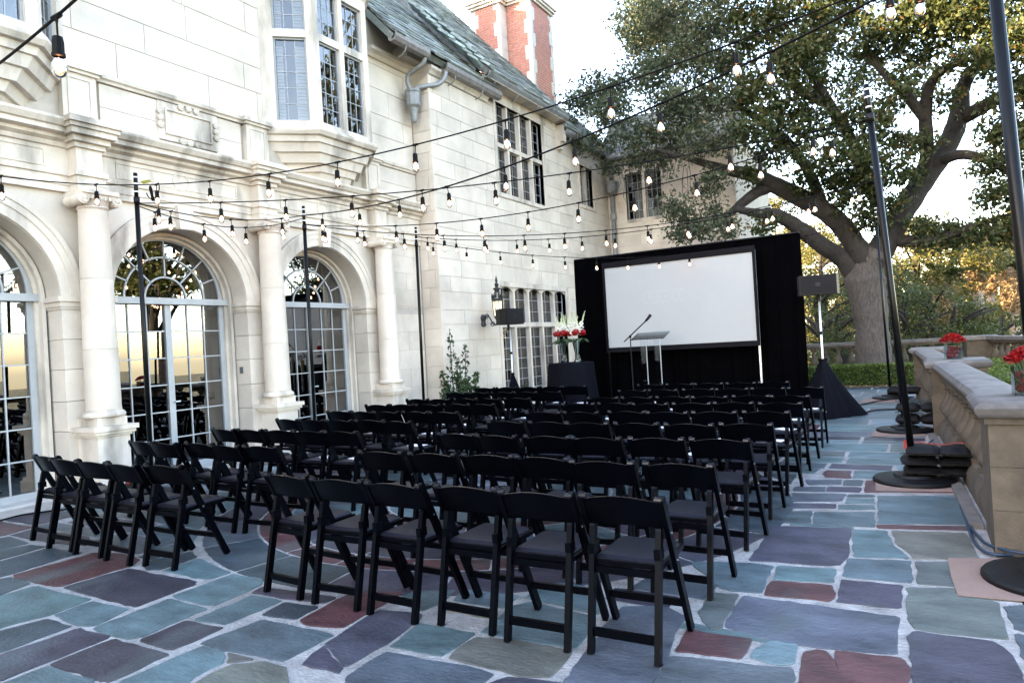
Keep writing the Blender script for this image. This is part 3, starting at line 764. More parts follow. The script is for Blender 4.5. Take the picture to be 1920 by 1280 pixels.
# projecting bay windows on moulded corbels
def oriel(cy):
    d = thing('bay_window', None, None); d.parent = mansion; d.matrix_parent_inverse = world_of(mansion).inverted(); d.location = (XW, cy, 4.4)
    def plan(k, p=0.): # k: share of the projection, p: extra
        return [(XW-.02, cy-.62*k-.60*k-p*.6), (XW+.6*k+p, cy-.64*k-p*.45), (XW+.6*k+p, cy+.64*k+p*.45), (XW-.02, cy+.62*k+.60*k+p*.6)]
    # corbel courses, growing upwards
    lv = [(4.50,.50,0),(4.60,.55,.0),(4.60,.60,.0),(4.72,.66,.0),(4.72,.73,0),(4.86,.80,0),(4.87,.86,0),(5.00,.92,0),(5.01,.97,0),(5.10,.99,0),(5.11,1.0,.05),(5.17,1.0,.09),(5.21,1.0,.09),(5.25,1.0,.03)]
    co = MB()
    for (za_, k, p) in lv: co.v += [(x, y, za_) for x, y in plan(k, p)]
    co.f = [(4*i+j, 4*i+j+1, 4*i+j+5, 4*i+j+4) for i in range(len(lv)-1) for j in range(3)] + [(3,2,1,0), tuple(4*(len(lv)-1)+j for j in range(4))]
    co.build('corbel', STONE2, d)
    P0 = plan(1.0); ZB, ZT = 5.25, 7.75
    body = MB()
    # faces: 0 near cant, 1 front, 2 far cant
    def face_pts(i):
        a = Vector((*P0[i], 0)); b = Vector((*P0[i+1], 0)); t = (b - a).normalized(); nrm = Vector((t.y, -t.x, 0)); L = (b-a).length
        return a, t, nrm, L
    for i in range(3):
        a, t, nrm, L = face_pts(i)
        lights = [(.12, L-.10)] if i != 1 else [(.12, L/2-.05), (L/2+.05, L-.12)]
        if i == 0: lights = [(.22, L-.12)]
        if i == 2: lights = [(.12, L-.22)]
        def W(u, z, dd=0.): q = a + t*u + nrm*dd; return (q.x, q.y, z)
        def slab(u0, u1, z0, z1, d0=-.16, d1=0.):
            body.add([W(u0,z0,d0),W(u1,z0,d0),W(u1,z1,d0),W(u0,z1,d0),W(u0,z0,d1),W(u1,z0,d1),W(u1,z1,d1),W(u0,z1,d1)],
                     [(0,3,2,1),(4,5,6,7),(0,1,5,4),(1,2,6,5),(2,3,7,6),(3,0,4,7)])
        ed = [0] + [v for l in lights for v in l] + [L]
        for k in range(0, len(ed), 2): slab(ed[k], ed[k+1], ZB, ZT)
        for (u0, u1) in lights:
            slab(u0, u1, ZB, 5.33); slab(u0-.01, u1+.01, 6.68, 6.80, -.15, -.01); slab(u0, u1, 7.56, ZT)
            for (z0, z1, rows) in ((5.33,6.68,5),(6.80,7.56,3)):
                fr = MB()
                def fb(ua, ub, za_, zb_, d0=-.11, d1=-.05, mb=fr):
                    mb.add([W(ua,za_,d0),W(ub,za_,d0),W(ub,zb_,d0),W(ua,zb_,d0),W(ua,za_,d1),W(ub,za_,d1),W(ub,zb_,d1),W(ua,zb_,d1)],
                           [(0,3,2,1),(4,5,6,7),(0,1,5,4),(1,2,6,5),(2,3,7,6),(3,0,4,7)])
                fb(u0,u0+.03,z0,z1); fb(u1-.03,u1,z0,z1); fb(u0+.03,u1-.03,z0,z0+.03); fb(u0+.03,u1-.03,z1-.03,z1)
                ca = MB(); cw = (u1-u0-.06)/3; ch = (z1-z0-.06)/rows
                for k in (1,2): fb(u0+.03+cw*k-.006, u0+.03+cw*k+.006, z0+.03, z1-.03, -.088, -.072, fr)
                for k in range(1, rows): fb(u0+.03, u1-.03, z0+.03+ch*k-.006, z0+.03+ch*k+.006, -.088, -.073, fr)
                fr.build('window_frame', GREYP, d)
                for k in range(3):
                    for j in range(rows):
                        o = MB(); ua, ub = u0+.03+cw*k+.006, u0+.03+cw*(k+1)-.006; za_, zb_ = z0+.03+ch*j+.006, z0+.03+ch*(j+1)-.006
                        e1, e2 = random.uniform(-.003,.003), random.uniform(-.003,.003)
                        o.add([W(ua,za_,-.08+e1),W(ub,za_,-.08-e1),W(ub,zb_,-.08-e2),W(ua,zb_,-.08+e2)], [(0,1,2,3)])
                        o.build('pane', LEADGLASS, d)
                # louvred shutter leaf folded inside
                sh = MB()
                for k in range(int((z1-z0-.08)/.055)):
                    zz = z0+.04+k*.055
                    if i == 0: fb(lerp(u0,u1,.62), u1-.01, zz, zz+.045, -.26, -.245, sh); fb(u0+.02, lerp(u0,u1,.25), zz, zz+.045, -.26, -.245, sh)
                    else: fb(u0+.01, lerp(u0,u1,.45), zz, zz+.045, -.26, -.245, sh)
                sh.build('shutter', BLIND, d)
    body.build('stone_surround', STONE2, d)
    tp = MB(); lv2 = [(7.75,1.0,.0),(7.80,1.0,.03),(7.86,1.0,.10),(7.93,1.0,.13),(7.97,1.0,.02),(9.3,1.0,.02)]
    for (za_, k, p) in lv2: tp.v += [(x, y, za_) for x, y in plan(k, p)]
    tp.f = [(4*i+j, 4*i+j+1, 4*i+j+5, 4*i+j+4) for i in range(len(lv2)-1) for j in range(3)] + [(3,2,1,0)]
    tp.build('bay_cornice', STONE2, d)
for cy in ORI: oriel(cy)
# dark rooms behind the bays and the big roof that throws the terrace into shade
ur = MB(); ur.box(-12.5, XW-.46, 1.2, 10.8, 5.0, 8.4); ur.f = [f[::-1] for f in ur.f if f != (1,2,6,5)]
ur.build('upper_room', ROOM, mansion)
mr = MB(); mr.sweep_y([(XW+.25,9.3),(-13.2,14.2),(-19.5,9.3)], -32, 9.7); mr.build('main_roof', SLATE, mansion)
mw = MB(); mw.box(-19.2, -13.6, -32, 20, 0, 9.3); mw.box(-13.6, XW-.46, -32, 1.0, 0, 9.3); mw.build('rear_wall', STONE, mansion)
ubox('wall_switch', DARKLEAD, mansion, XW-.24, XW-.17, 6.884, 6.896, 1.35, 1.45)

# ================================================================== the side wing
XV = -8.24
wing = thing('mansion_wing', 'limestone side wing with tall mullioned windows and a slate roof, joined to the mansion', 'house wing', (XV, 15.8, 0))
WUP = (13.80, 16.10, 5.15, 7.30); WLO = (13.55, 17.00, .45, 2.92); WTW = (18.42, 19.32, 5.55, 6.72)
wc = MB()
def wall_with_holes(mb, x0, x1, y0, y1, z0, z1, holes):
    yy = sorted({y0, y1, *[h[0] for h in holes], *[h[1] for h in holes]})
    for a, b in zip(yy, yy[1:]):
        hs = sorted([h for h in holes if h[0] <= a + 1e-6 and h[1] >= b - 1e-6], key=lambda h: h[2]); z = z0
        for h in hs:
            mb.box(x0, x1, a, b, z, h[2]); z = h[3]
        mb.box(x0, x1, a, b, z, z1)
wall_with_holes(wc, XV-.4, XV-.012, 11.212, 20.56, 0, 7.6, [WUP, WLO, WTW])
wc.box(XW-.4, XV-.4, 11.212, 11.6, 0, 7.6); wc.box(XW-.4, XV-.1, 10.7, 13.0, 7.36, 7.62); wc.box(XW-.4, XV-.3, 10.7, 20.5, 7.6, 7.85)
wc.build('wall', MORTARW, wing)
ashlar(wing, XV-.012, 11.205, 20.5, 0, 7.35, (.34,.30,.38,.32,.36), (.55,1.35), [(WUP[0]-.12,WUP[1]+.12,WUP[2]-.12,WUP[3]+.12),(WLO[0]-.12,WLO[1]+.12,WLO[2],WLO[3]+.12),(WTW[0]-.1,WTW[1]+.1,WTW[2]-.1,WTW[3]+.1)], seed=5)
ashlar(wing, 11.212, XW+.012, XV, 0, 7.35, (.40,.36,.44), (.6,.9), [], axis='y', seed=6)
# stone mullioned windows with leaded lights
def mullioned(parent, y0, y1, zs, n, tag_arch=False, xf=XV):
    d = thing('mullioned_window', None, None); d.parent = parent; d.matrix_parent_inverse = world_of(parent).inverted(); d.location = (xf, (y0+y1)/2, zs[0])
    st = MB(); z0, z1 = zs[0], zs[-1]; mu = .075
    st.box(xf-.22, xf+.012, y0-.12, y0, z0-.1, z1+.12); st.box(xf-.22, xf+.012, y1, y1+.12, z0-.1, z1+.12)
    st.box(xf-.22, xf+.014, y0, y1, z1, z1+.12); st.box(xf-.22, xf+.02, y0, y1, z0-.1, z0)
    w = (y1 - y0 - mu*(n-1)) / n
    for k in range(1, n): st.box(xf-.2, xf-.02, y0+k*w+(k-1)*mu, y0+k*(w+mu), z0, z1)
    for z in zs[1:-1]: st.box(xf-.19, xf-.025, y0, y1, z-.05, z+.05)
    if tag_arch:
        for k in range(n):
            ya = y0 + k*(w+mu)
            for i in range(6):
                t0, t1 = i/6, (i+1)/6; zt = lambda t: z1 - .10*abs(2*t-1)**2
                st.add([(xf-.03, ya+w*t0, z1), (xf-.03, ya+w*t1, z1), (xf-.03, ya+w*t1, zt(t1)), (xf-.03, ya+w*t0, zt(t0))], [(0,1,2,3)])
    st.build('stone_mullions', STONE2, d)
    fr = MB(); X = xf - .13
    for k in range(n):
        ya = y0 + k*(w+mu); yb = ya + w
        for j in range(len(zs)-1):
            za_ = zs[j] + (.05 if j else 0); zb_ = zs[j+1] - (.05 if j < len(zs)-2 else 0)
            fr.box(X-.015,X+.02,ya,ya+.022,za_,zb_); fr.box(X-.015,X+.02,yb-.022,yb,za_,zb_); fr.box(X-.015,X+.02,ya+.022,yb-.022,za_,za_+.022); fr.box(X-.015,X+.02,ya+.022,yb-.022,zb_-.022,zb_)
            rows = max(3, round((zb_-za_)/.27)); cols = 2 if n > 2 else 3
            for q in range(1, cols): fr.box(X-.004,X+.012,ya+(w*q/cols)-.006,ya+(w*q/cols)+.006,za_+.022,zb_-.022)
            for q in range(1, rows): fr.box(X-.004,X+.0115,ya+.022,yb-.022,za_+(zb_-za_)*q/rows-.006,za_+(zb_-za_)*q/rows+.006)
            for q in range(rows):
                o = ubox('pane', LEADGLASS, d, X-.001, X+.001, ya+.022, yb-.022, za_+(zb_-za_)*q/rows+.006, za_+(zb_-za_)*(q+1)/rows-.006)
                o.rotation_euler = (0, random.uniform(-.01,.01), random.uniform(-.012,.012))
    fr.build('window_frame', GREYP, d)
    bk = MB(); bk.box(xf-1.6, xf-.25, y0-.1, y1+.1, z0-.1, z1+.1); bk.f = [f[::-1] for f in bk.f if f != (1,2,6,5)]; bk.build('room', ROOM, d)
    cu = MB()
    for k in range(n):
        ya = y0 + k*(w+mu)
        cu.box(xf-.32, xf-.30, ya+w*.45, ya+w*1.05, z0, z1)
    cu.build('curtain', CURTAIN, d)
mullioned(wing, WUP[0], WUP[1], (WUP[2], 6.30, WUP[3]), 4)
mullioned(wing, WLO[0], WLO[1], (WLO[2], 2.02, WLO[3]), 5, True)
mullioned(wing, WTW[0], WTW[1], (WTW[2], WTW[3]), 2)
# slate roofs
def slate_roof(parent, ex, ez, y0, y1, slope, rows, w=.34, exp_=.24, seed=1, nmax=300, under=True, axis='x', upto=None):
    rr = random.Random(seed); u = Vector((-math.cos(slope), 0, math.sin(slope))); nrm = Vector((math.sin(slope), 0, math.cos(slope))); yv = Vector((0, 1, 0))
    if axis == 'y': u = Vector((0, math.cos(slope), math.sin(slope))); nrm = Vector((0, -math.sin(slope), math.cos(slope))); yv = Vector((1, 0, 0))
    org = Vector((ex, 0, ez)) if axis == 'x' else Vector((0, ex, ez))
    if under:
        b = MB(); L = rows*exp_ + .2
        p = [org + yv*y0 - nrm*.03, org + yv*y1 - nrm*.03, org + yv*y1 + u*L - nrm*.03, org + yv*y0 + u*L - nrm*.03]
        b.add(p + [q - nrm*.12 for q in p], [(0,1,2,3),(7,6,5,4),(0,4,5,1),(1,5,6,2),(2,6,7,3),(3,7,4,0)]); b.build('roof_deck', SLATE, parent)
    cnt = 0; rest = MB()
    for r in range(rows):
        y = y0 - (w*.5 if r % 2 else 0)
        while y < y1:
            ww = w * rr.uniform(.75, 1.25); ya, yb = max(y, y0), min(y+ww, y1)
            if yb - ya > .06:
                L = .40; th = rr.uniform(.024,.055); tilt = .085 + rr.uniform(-.03,.03)
                ud = (u*math.cos(tilt) - nrm*math.sin(tilt)); nd = (nrm*math.cos(tilt) + u*math.sin(tilt))
                ce = org + yv*(ya+yb)/2 + u*(r*exp_ + L/2 - .03 + rr.uniform(-.02,.02)) + nrm*(.022)
                wv = yb-ya-.008
                M = Matrix(((yv.x*wv, ud.x*L, nd.x*th, ce.x), (yv.y*wv, ud.y*L, nd.y*th, ce.y), (yv.z*wv, ud.z*L, nd.z*th, ce.z), (0,0,0,1)))
                if cnt < nmax: umat('slate', SLATE, parent, M)
                else: rest.add([M @ Vector(v) for v in UC.v], UC.f)
                cnt += 1
            y += ww
    if rest.v: tag(rest.build('far_slates', SLATE, parent), kind='stuff')
roofA = thing('roof', None, None); roofA.parent = wing; roofA.matrix_parent_inverse = world_of(wing).inverted(); roofA.location = (-8.1, 11.8, 7.5)
slate_roof(roofA, -8.02, 7.46, 9.95, 13.6, R(47), 26, w=.32, seed=1, nmax=290)
roofB = thing('upper_roof', None, None); roofB.parent = wing; roofB.matrix_parent_inverse = world_of(wing).inverted(); roofB.location = (-8.0, 15, 7.8)
slate_roof(roofB, -7.90, 7.72, 13.05, 17.2, R(47), 26, w=.34, seed=2, nmax=270)
roofC = thing('far_roof', None, None); roofC.parent = wing; roofC.matrix_parent_inverse = world_of(wing).inverted(); roofC.location = (-8.0, 18.8, 7.4)
slate_roof(roofC, -7.96, 7.42, 17.05, 20.6, R(47), 9, w=.36, seed=3, nmax=60)
# thick hip slates where the upper roof starts
us = Vector((-math.cos(R(47)), 0, math.sin(R(47)))); ns_ = Vector((math.sin(R(47)), 0, math.cos(R(47))))
for k in range(11):
    for q in range(2):
        tl = .16; ud = us*math.cos(tl) - ns_*math.sin(tl); rl = random.uniform(-.12,.12) - .35
        yv_ = (Vector((0,1,0))*math.cos(rl) + ns_*math.sin(rl)).normalized(); nd = yv_.cross(ud).normalized()*-1; nd = nd if nd.z > 0 else -nd
        ce = Vector((-7.93, 13.02 - .30*q - .012*k, 7.74)) + us*(.02 + .215*k + random.uniform(-.03,.03) + .10*q) + ns_*(.06 - .07*q)
        W_, L_, T_ = random.uniform(.30,.38), .30, random.uniform(.045,.065)
        umat('slate', SLATE2, roofB, Matrix(((yv_.x*W_, ud.x*L_, nd.x*T_, ce.x),(yv_.y*W_, ud.y*L_, nd.y*T_, ce.y),(yv_.z*W_, ud.z*L_, nd.z*T_, ce.z),(0,0,0,1))))
ek = MB(); ek.bar((-7.86,13.06,7.60),(-8.35,13.06,8.12), .12, .16, (0,1,0)); ek.bar((-8.2,13.10,7.86),(-12.2,13.10,12.15), .08, .26, (0,1,0)); ek.build('verge_board', LEAD, roofB)
# gutters, brackets, eaves mouldings
def gutter(y0, y1, x, z, parent, m=COPPER):
    b = MB(); b.sweep_y([(x-.02,z+.14),(x-.02,z),(x+.03,z-.03),(x+.13,z-.02),(x+.17,z+.05),(x+.17,z+.14),(x+.15,z+.14),(x+.14,z+.06),(x+.1,z+.01),(x+.01,z+.02),(x+.0,z+.14)], y0, y1)
    o = b.build('gutter', m, parent)
    yy = y0 + .35
    while yy < y1:
        k = MB(); k.tube([(x+.12,yy,z+.0),(x+.10,yy,z-.09),(x+.02,yy,z-.16),(x-.10,yy,z-.18)], .012, 6); k.build('bracket', LEAD, parent); yy += 1.05
ev = MB(); ev.sweep_y([(XW-.1,7.2),(XW+.05,7.2),(XW+.09,7.26),(XW+.16,7.30),(XW+.16,7.36),(XW-.1,7.4)][::-1], 9.9, 11.18); ev.build('eaves_moulding', STONE2, wing)
ev = MB(); ev.sweep_y([(XV-.1,7.15),(XV+.03,7.15),(XV+.06,7.2),(XV+.11,7.24),(XV+.11,7.3),(XV-.1,7.34)][::-1], 11.2, 13.4); ev.build('eaves_moulding', STONE2, wing)
gutter(9.93, 10.98, -8.14, 7.34, wing); gutter(11.55, 13.72, XV+.10, 7.28, wing)
sf = MB(); sf.box(XV-.1, XV+.32, 13.02, 17.1, 7.56, 7.60); sf.box(XV-.1, XV+.008, 13.0, 17.0, 7.34, 7.62); sf.build('soffit', STONE2, wing)
gutter(13.0, 17.1, XV+.20, 7.60, wing, LEAD); gutter(17.1, 20.3, XV+.12, 7.28, wing, LEAD)
cb = MB(); cb.box(XV-.05, XV+.22, 16.98, 17.16, 7.05, 7.5); cb.box(XV-.05, XV+.12, 16.98, 17.15, 6.85, 7.05); cb.build('corbel', STONE2, wing)
# lead hopper head with its two swan-neck pipes
hp = thing('rainwater_head', None, None); hp.parent = wing; hp.matrix_parent_inverse = world_of(wing).inverted(); hp.location = (-8.45, 11.05, 6.1)
HX, HY = -8.47, 10.98
MB().lathe([(.045,6.14),(.06,6.18),(.07,6.24),(.08,6.34),(.10,6.42),(.145,6.46),(.155,6.49),(.15,6.50),(.15,6.72),(.163,6.74),(.163,6.78),(.145,6.78)], 10, (HX,HY,0)).build('hopper', LEAD, hp)
for pth in ([(-8.06,10.92,7.36),(-8.10,10.92,7.22),(-8.3,10.86,7.12),(XW+.24,10.84,7.05),(XW+.2,10.86,6.92),(HX,HY-.05,6.74)], [(XV+.18,11.6,7.28),(XV+.18,11.55,7.1),(XV+.1,11.42,6.95),(XV-.05,11.16,6.88),(HX+.05,HY+.05,6.84),(HX+.04,HY+.04,6.74)]):
    sm = []
    for i in range(len(pth)-1):
        for t in (0,.33,.66): sm.append(Vector(pth[i]).lerp(Vector(pth[i+1]), t))
    sm.append(Vector(pth[-1]))
    sm2 = [sm[0]] + [(sm[i-1]+sm[i]*2+sm[i+1])/4 for i in range(1,len(sm)-1)] + [sm[-1]]
    MB().tube(sm2, .048, 10).build('swan_neck_pipe', LEAD, hp, True)

# ---- brick chimney with toothed stone quoins
ch = thing('brick_chimney', 'tall red brick chimney with toothed pale stone quoins above the slate roof', 'chimney', (-9.7, 17.8, 7.0))
cbk = MB(); cst = MB()
blocks = ((-10.72,-9.75,16.9,18.6),(-9.75,-8.95,17.25,18.6))
body = MB()
for (x0, x1, y0, y1) in blocks: body.box(x0+.012, x1-.012, y0+.012, y1-.012, 7.0, 11.6)
body.build('mortar_core', mat('chimney_mortar', (.55,.53,.50), .9, .08, 5.), ch)
rr = random.Random(9)
def brick_face(a0, a1, z0, z1, P, ql, qr):
    z = z0; k = 0
    while z < z1:
        cw = (.13 if (int((z-7)/.38) % 2) else .23)
        cwr = (.23 if (int((z-7)/.38) % 2) else .13)
        u = a0 + (cw if ql else 0) - (.11 if k % 2 else 0); e = a1 - (cwr if qr else 0)
        while u < e:
            w = .21 if (k+int(u*7)) % 3 else .10
            ua, ub = max(u, a0 + (cw if ql else 0)), min(u + w, e)
            if ub - ua > .03: P(cbk, ua+.006, ub-.006, z+.005, z+.065)
            u += w
        z += .075; k += 1
def Pfront(yf):
    def f(mb, a, b, z0, z1): mb.box(a, b, yf, yf+.05, z0, z1)
    return f
def Pside(xf):
    def f(mb, a, b, z0, z1): mb.box(xf-.05, xf-.007, a, b, z0, z1)
    return f
brick_face(-10.72, -9.75, 7.6, 11.35, Pfront(16.9), True, True)
brick_face(-9.75, -8.95, 7.6, 11.35, Pfront(17.25), False, True)
brick_face(17.25, 18.6, 7.6, 11.35, Pside(-8.95), True, True)
tag(cbk.build('bricks', BRICK, ch), kind='stuff')
QS = mat('quoin_stone', (.60,.57,.52), .8, .08, 3., .2, 50)
for k in range(10):
    z0 = 7 + .38*(k+1); z1 = z0 + .372; odd = (k+1) % 2
    wl = .12 if odd else .22; wr_ = .22 if odd else .12
    ubox('quoin', QS, ch, -10.726, -10.72+wl, 16.892, 17.2, z0, z1)
    ubox('quoin', QS, ch, -9.75-wr_, -9.742, 16.892, 17.24, z0, z1)
    ubox('quoin', QS, ch, -8.95-wr_, -8.942, 17.242, 17.25+wl, z0, z1)
    ubox('quoin', QS, ch, -9.2, -8.942, 18.6-wr_, 18.606, z0, z1)
cp = MB()
for (x0, x1, y0, y1) in blocks:
    for (z0, z1, p) in ((11.35,11.42,.05),(11.42,11.5,.1),(11.5,11.56,.14)): cp.box(x0-p+.001*z0, x1+p, y0-p, y1+p+.001*x0, z0, z1)
cp.build('cap', STONE2, ch)
lo = MB(); lo.box(-11.3, -10.73, 17.2, 18.5, 7.0, 10.35); lo.build('side_stack', BRICK, ch)
lc = MB(); lc.box(-11.42, -10.73, 17.08, 18.6, 10.35, 10.5); lc.build('side_cap', STONE2, ch)

# ---- rear wing closing the terrace
rear = thing('rear_wing', 'limestone rear wing with a two-light leaded window behind the black drape', 'house wing', (-6.2, 20.5, 0))
RWIN = (-7.62, -6.47, 5.25, 6.70)
rb = MB()
rb.box(XV-.6, RWIN[0], 20.512, 26, 0, 7.2); rb.box(XV-.6, -4.27, 20.6, 26, 7.2, 7.5); rb.box(RWIN[1], -4.27, 20.512, 26, 0, 7.2); rb.box(RWIN[0], RWIN[1], 20.512, 26, 0, RWIN[2]); rb.box(RWIN[0], RWIN[1], 20.512, 26, RWIN[3], 7.2)
rb.box(RWIN[0], RWIN[1], 22, 26, RWIN[2], RWIN[3])
rb.build('wall', MORTARW, rear)
ashlar(rear, 20.512, XV+.02, -4.27, 3.0, 7.0, (.36,.32,.40), (.6,1.3), [(RWIN[0]-.1,RWIN[1]+.1,RWIN[2]-.1,RWIN[3]+.12)], axis='y', seed=8)
ashlar(rear, 20.512, XV+.02, -4.27, 0, 3.0, (.5,), (1.0,1.6), [], axis='y', seed=9)
d = thing('leaded_window', None, None); d.parent = rear; d.matrix_parent_inverse = world_of(rear).inverted(); d.location = (-7.05, 20.5, 5.25)
x0, x1, z0, z1 = RWIN; st = MB()
st.box(x0-.1, x0, 20.49, 20.75, z0-.1, z1+.12); st.box(x1, x1+.1, 20.49, 20.75, z0-.1, z1+.12); st.box(x0, x1, 20.488, 20.75, z1, z1+.12); st.box(x0, x1, 20.48, 20.75, z0-.1, z0); st.box((x0+x1)/2-.05, (x0+x1)/2+.05, 20.53, 20.7, z0, z1)
st.build('stone_mullions', STONE2, d)
fr = MB()
for (a, b) in ((x0, (x0+x1)/2-.05), ((x0+x1)/2+.05, x1)):
    fr.box(a, a+.03, 20.62, 20.66, z0, z1); fr.box(b-.03, b, 20.62, 20.66, z0, z1); fr.box(a+.03, b-.03, 20.62, 20.66, z0, z0+.03); fr.box(a+.03, b-.03, 20.62, 20.66, z1-.03, z1)
    for q in range(1, 3): fr.box(lerp(a,b,q/3)-.006, lerp(a,b,q/3)+.006, 20.63, 20.65, z0+.03, z1-.03)
    for q in range(1, 5): fr.box(a+.03, b-.03, 20.631, 20.649, lerp(z0,z1,q/5)-.006, lerp(z0,z1,q/5)+.006)
    for i in range(3):
        for q in range(5):
            o = ubox('pane', LEADGLASS, d, lerp(a,b,i/3)+.008, lerp(a,b,(i+1)/3)-.008, 20.639, 20.641, lerp(z0,z1,q/5)+.008, lerp(z0,z1,(q+1)/5)-.008); o.rotation_euler = (random.uniform(-.01,.01), 0, random.uniform(-.01,.01))
fr.build('window_frame', GREYP, d)
bk = MB(); bk.box(x0, x1, 20.76, 21.9, z0, z1); bk.f = [f[::-1] for f in bk.f if f != (0,1,5,4)]; bk.build('room', ROOM, d)
ro = thing('roof', None, None); ro.parent = rear; ro.matrix_parent_inverse = world_of(rear).inverted(); ro.location = (-6.2, 20.4, 7.3)
slate_roof(ro, 20.22, 7.26, XV-.2, -4.1, R(45), 9, w=.38, seed=6, nmax=110, axis='y')
gt = MB(); gt.sweep_x([(20.2,7.28),(20.2,7.15),(20.14,7.13),(20.06,7.18),(20.06,7.28)], XV+.2, -4.1); gt.build('gutter', LEAD, rear)
gm = MB(); gm.sweep_x([(20.6,7.0),(20.47,7.0),(20.40,7.06),(20.36,7.12),(20.6,7.14)], XV+.02, -4.2); gm.build('eaves_moulding', STONE2, rear)
dpx, dpy = -8.02, 20.33
dn = thing('downpipe', None, None); dn.parent = rear; dn.matrix_parent_inverse = world_of(rear).inverted(); dn.location = (dpx, dpy, 0)
MB().lathe([(.06,6.05),(.08,6.1),(.17,6.16),(.18,6.2),(.18,6.42),(.2,6.45),(.2,6.5),(.18,6.5)], 10, (dpx,dpy,0)).build('hopper', LEAD, dn)
MB().tube([(dpx,dpy,.02),(dpx,dpy,6.1)], .075, 10).build('pipe', LEAD, dn, True)
MB().tube([(dpx,dpy,6.45),(dpx,dpy-.02,6.8),(dpx,dpy-.18,7.1)], .07, 10).build('upper_pipe', LEAD, dn, True)
for z in (1.8, 3.6, 5.3): MB().lathe([(.095,z),(.105,z+.02),(.105,z+.16),(.095,z+.18)], 10, (dpx,dpy,0)).build('collar', LEAD, dn)

# ---- wall lantern on a scrolled bracket
ln = thing('wall_lantern', 'ornate lit bronze wall lantern on a scrolled bracket, beside the speaker', 'lantern', (XV, 12.65, 2.1))
lx, ly = XV + .42, 12.72
b = MB(); b.lathe([(.03,0),(.07,.03),(.05,.12),(.075,.2),(.03,.27)], 10, (XV+.02, ly, 1.98)); b.build('wall_plate', IRON, ln)
b = MB(); b.tube([(XV+.05,ly,2.1)] + [(XV+.05+.37*t, ly, 2.1 + .13*math.sin(t*6.3)*(1-t*.3)) for t in [i/14 for i in range(15)]], .016, 6)
b.tube([(XV+.12+.06*math.cos(t)*(1-t/14), ly, 2.2+.06*math.sin(t)*(1-t/14)) for t in [i*.5 for i in range(20)]], .010, 5)
b.tube([(XV+.26+.06*math.cos(t)*(1-t/14), ly, 2.02+.06*math.sin(t)*(1-t/14)) for t in [i*.5 for i in range(20)]], .010, 5)
b.build('scroll_bracket', IRON, ln)
b = MB(); b.lathe([(.02,2.0),(.045,2.06),(.05,2.1),(.09,2.16),(.095,2.19)], 8, (lx,ly,0))
for i in range(8):
    a = i*math.pi/4; p0 = (lx+.094*math.cos(a), ly+.094*math.sin(a), 2.19); p1 = (lx+.118*math.cos(a), ly+.118*math.sin(a), 2.53)
    b.tube([p0, p1], .009, 5); b.lathe([(.0,0),(.024,.02),(.012,.05),(.022,.075),(.002,.15)], 6, (p1[0], p1[1], 2.54))
    b.tube([p1, (lx+.085*math.cos(a), ly+.085*math.sin(a), 2.64), (lx+.04*math.cos(a), ly+.04*math.sin(a), 2.74)], .008, 5)
b.lathe([(.124,2.51),(.128,2.55),(.115,2.57),(.115,2.555)], 10, (lx,ly,0))
b.lathe([(.05,2.72),(.06,2.76),(.085,2.78),(.085,2.80),(.03,2.82),(.05,2.88),(.02,2.93),(.03,2.97),(.002,3.08)], 10, (lx,ly,0))
b.build('lantern_cage', IRON, ln)
MB().lathe([(.086,2.2),(.110,2.53)], 8, (lx,ly,0)).build('lantern_glass', LANT, ln)

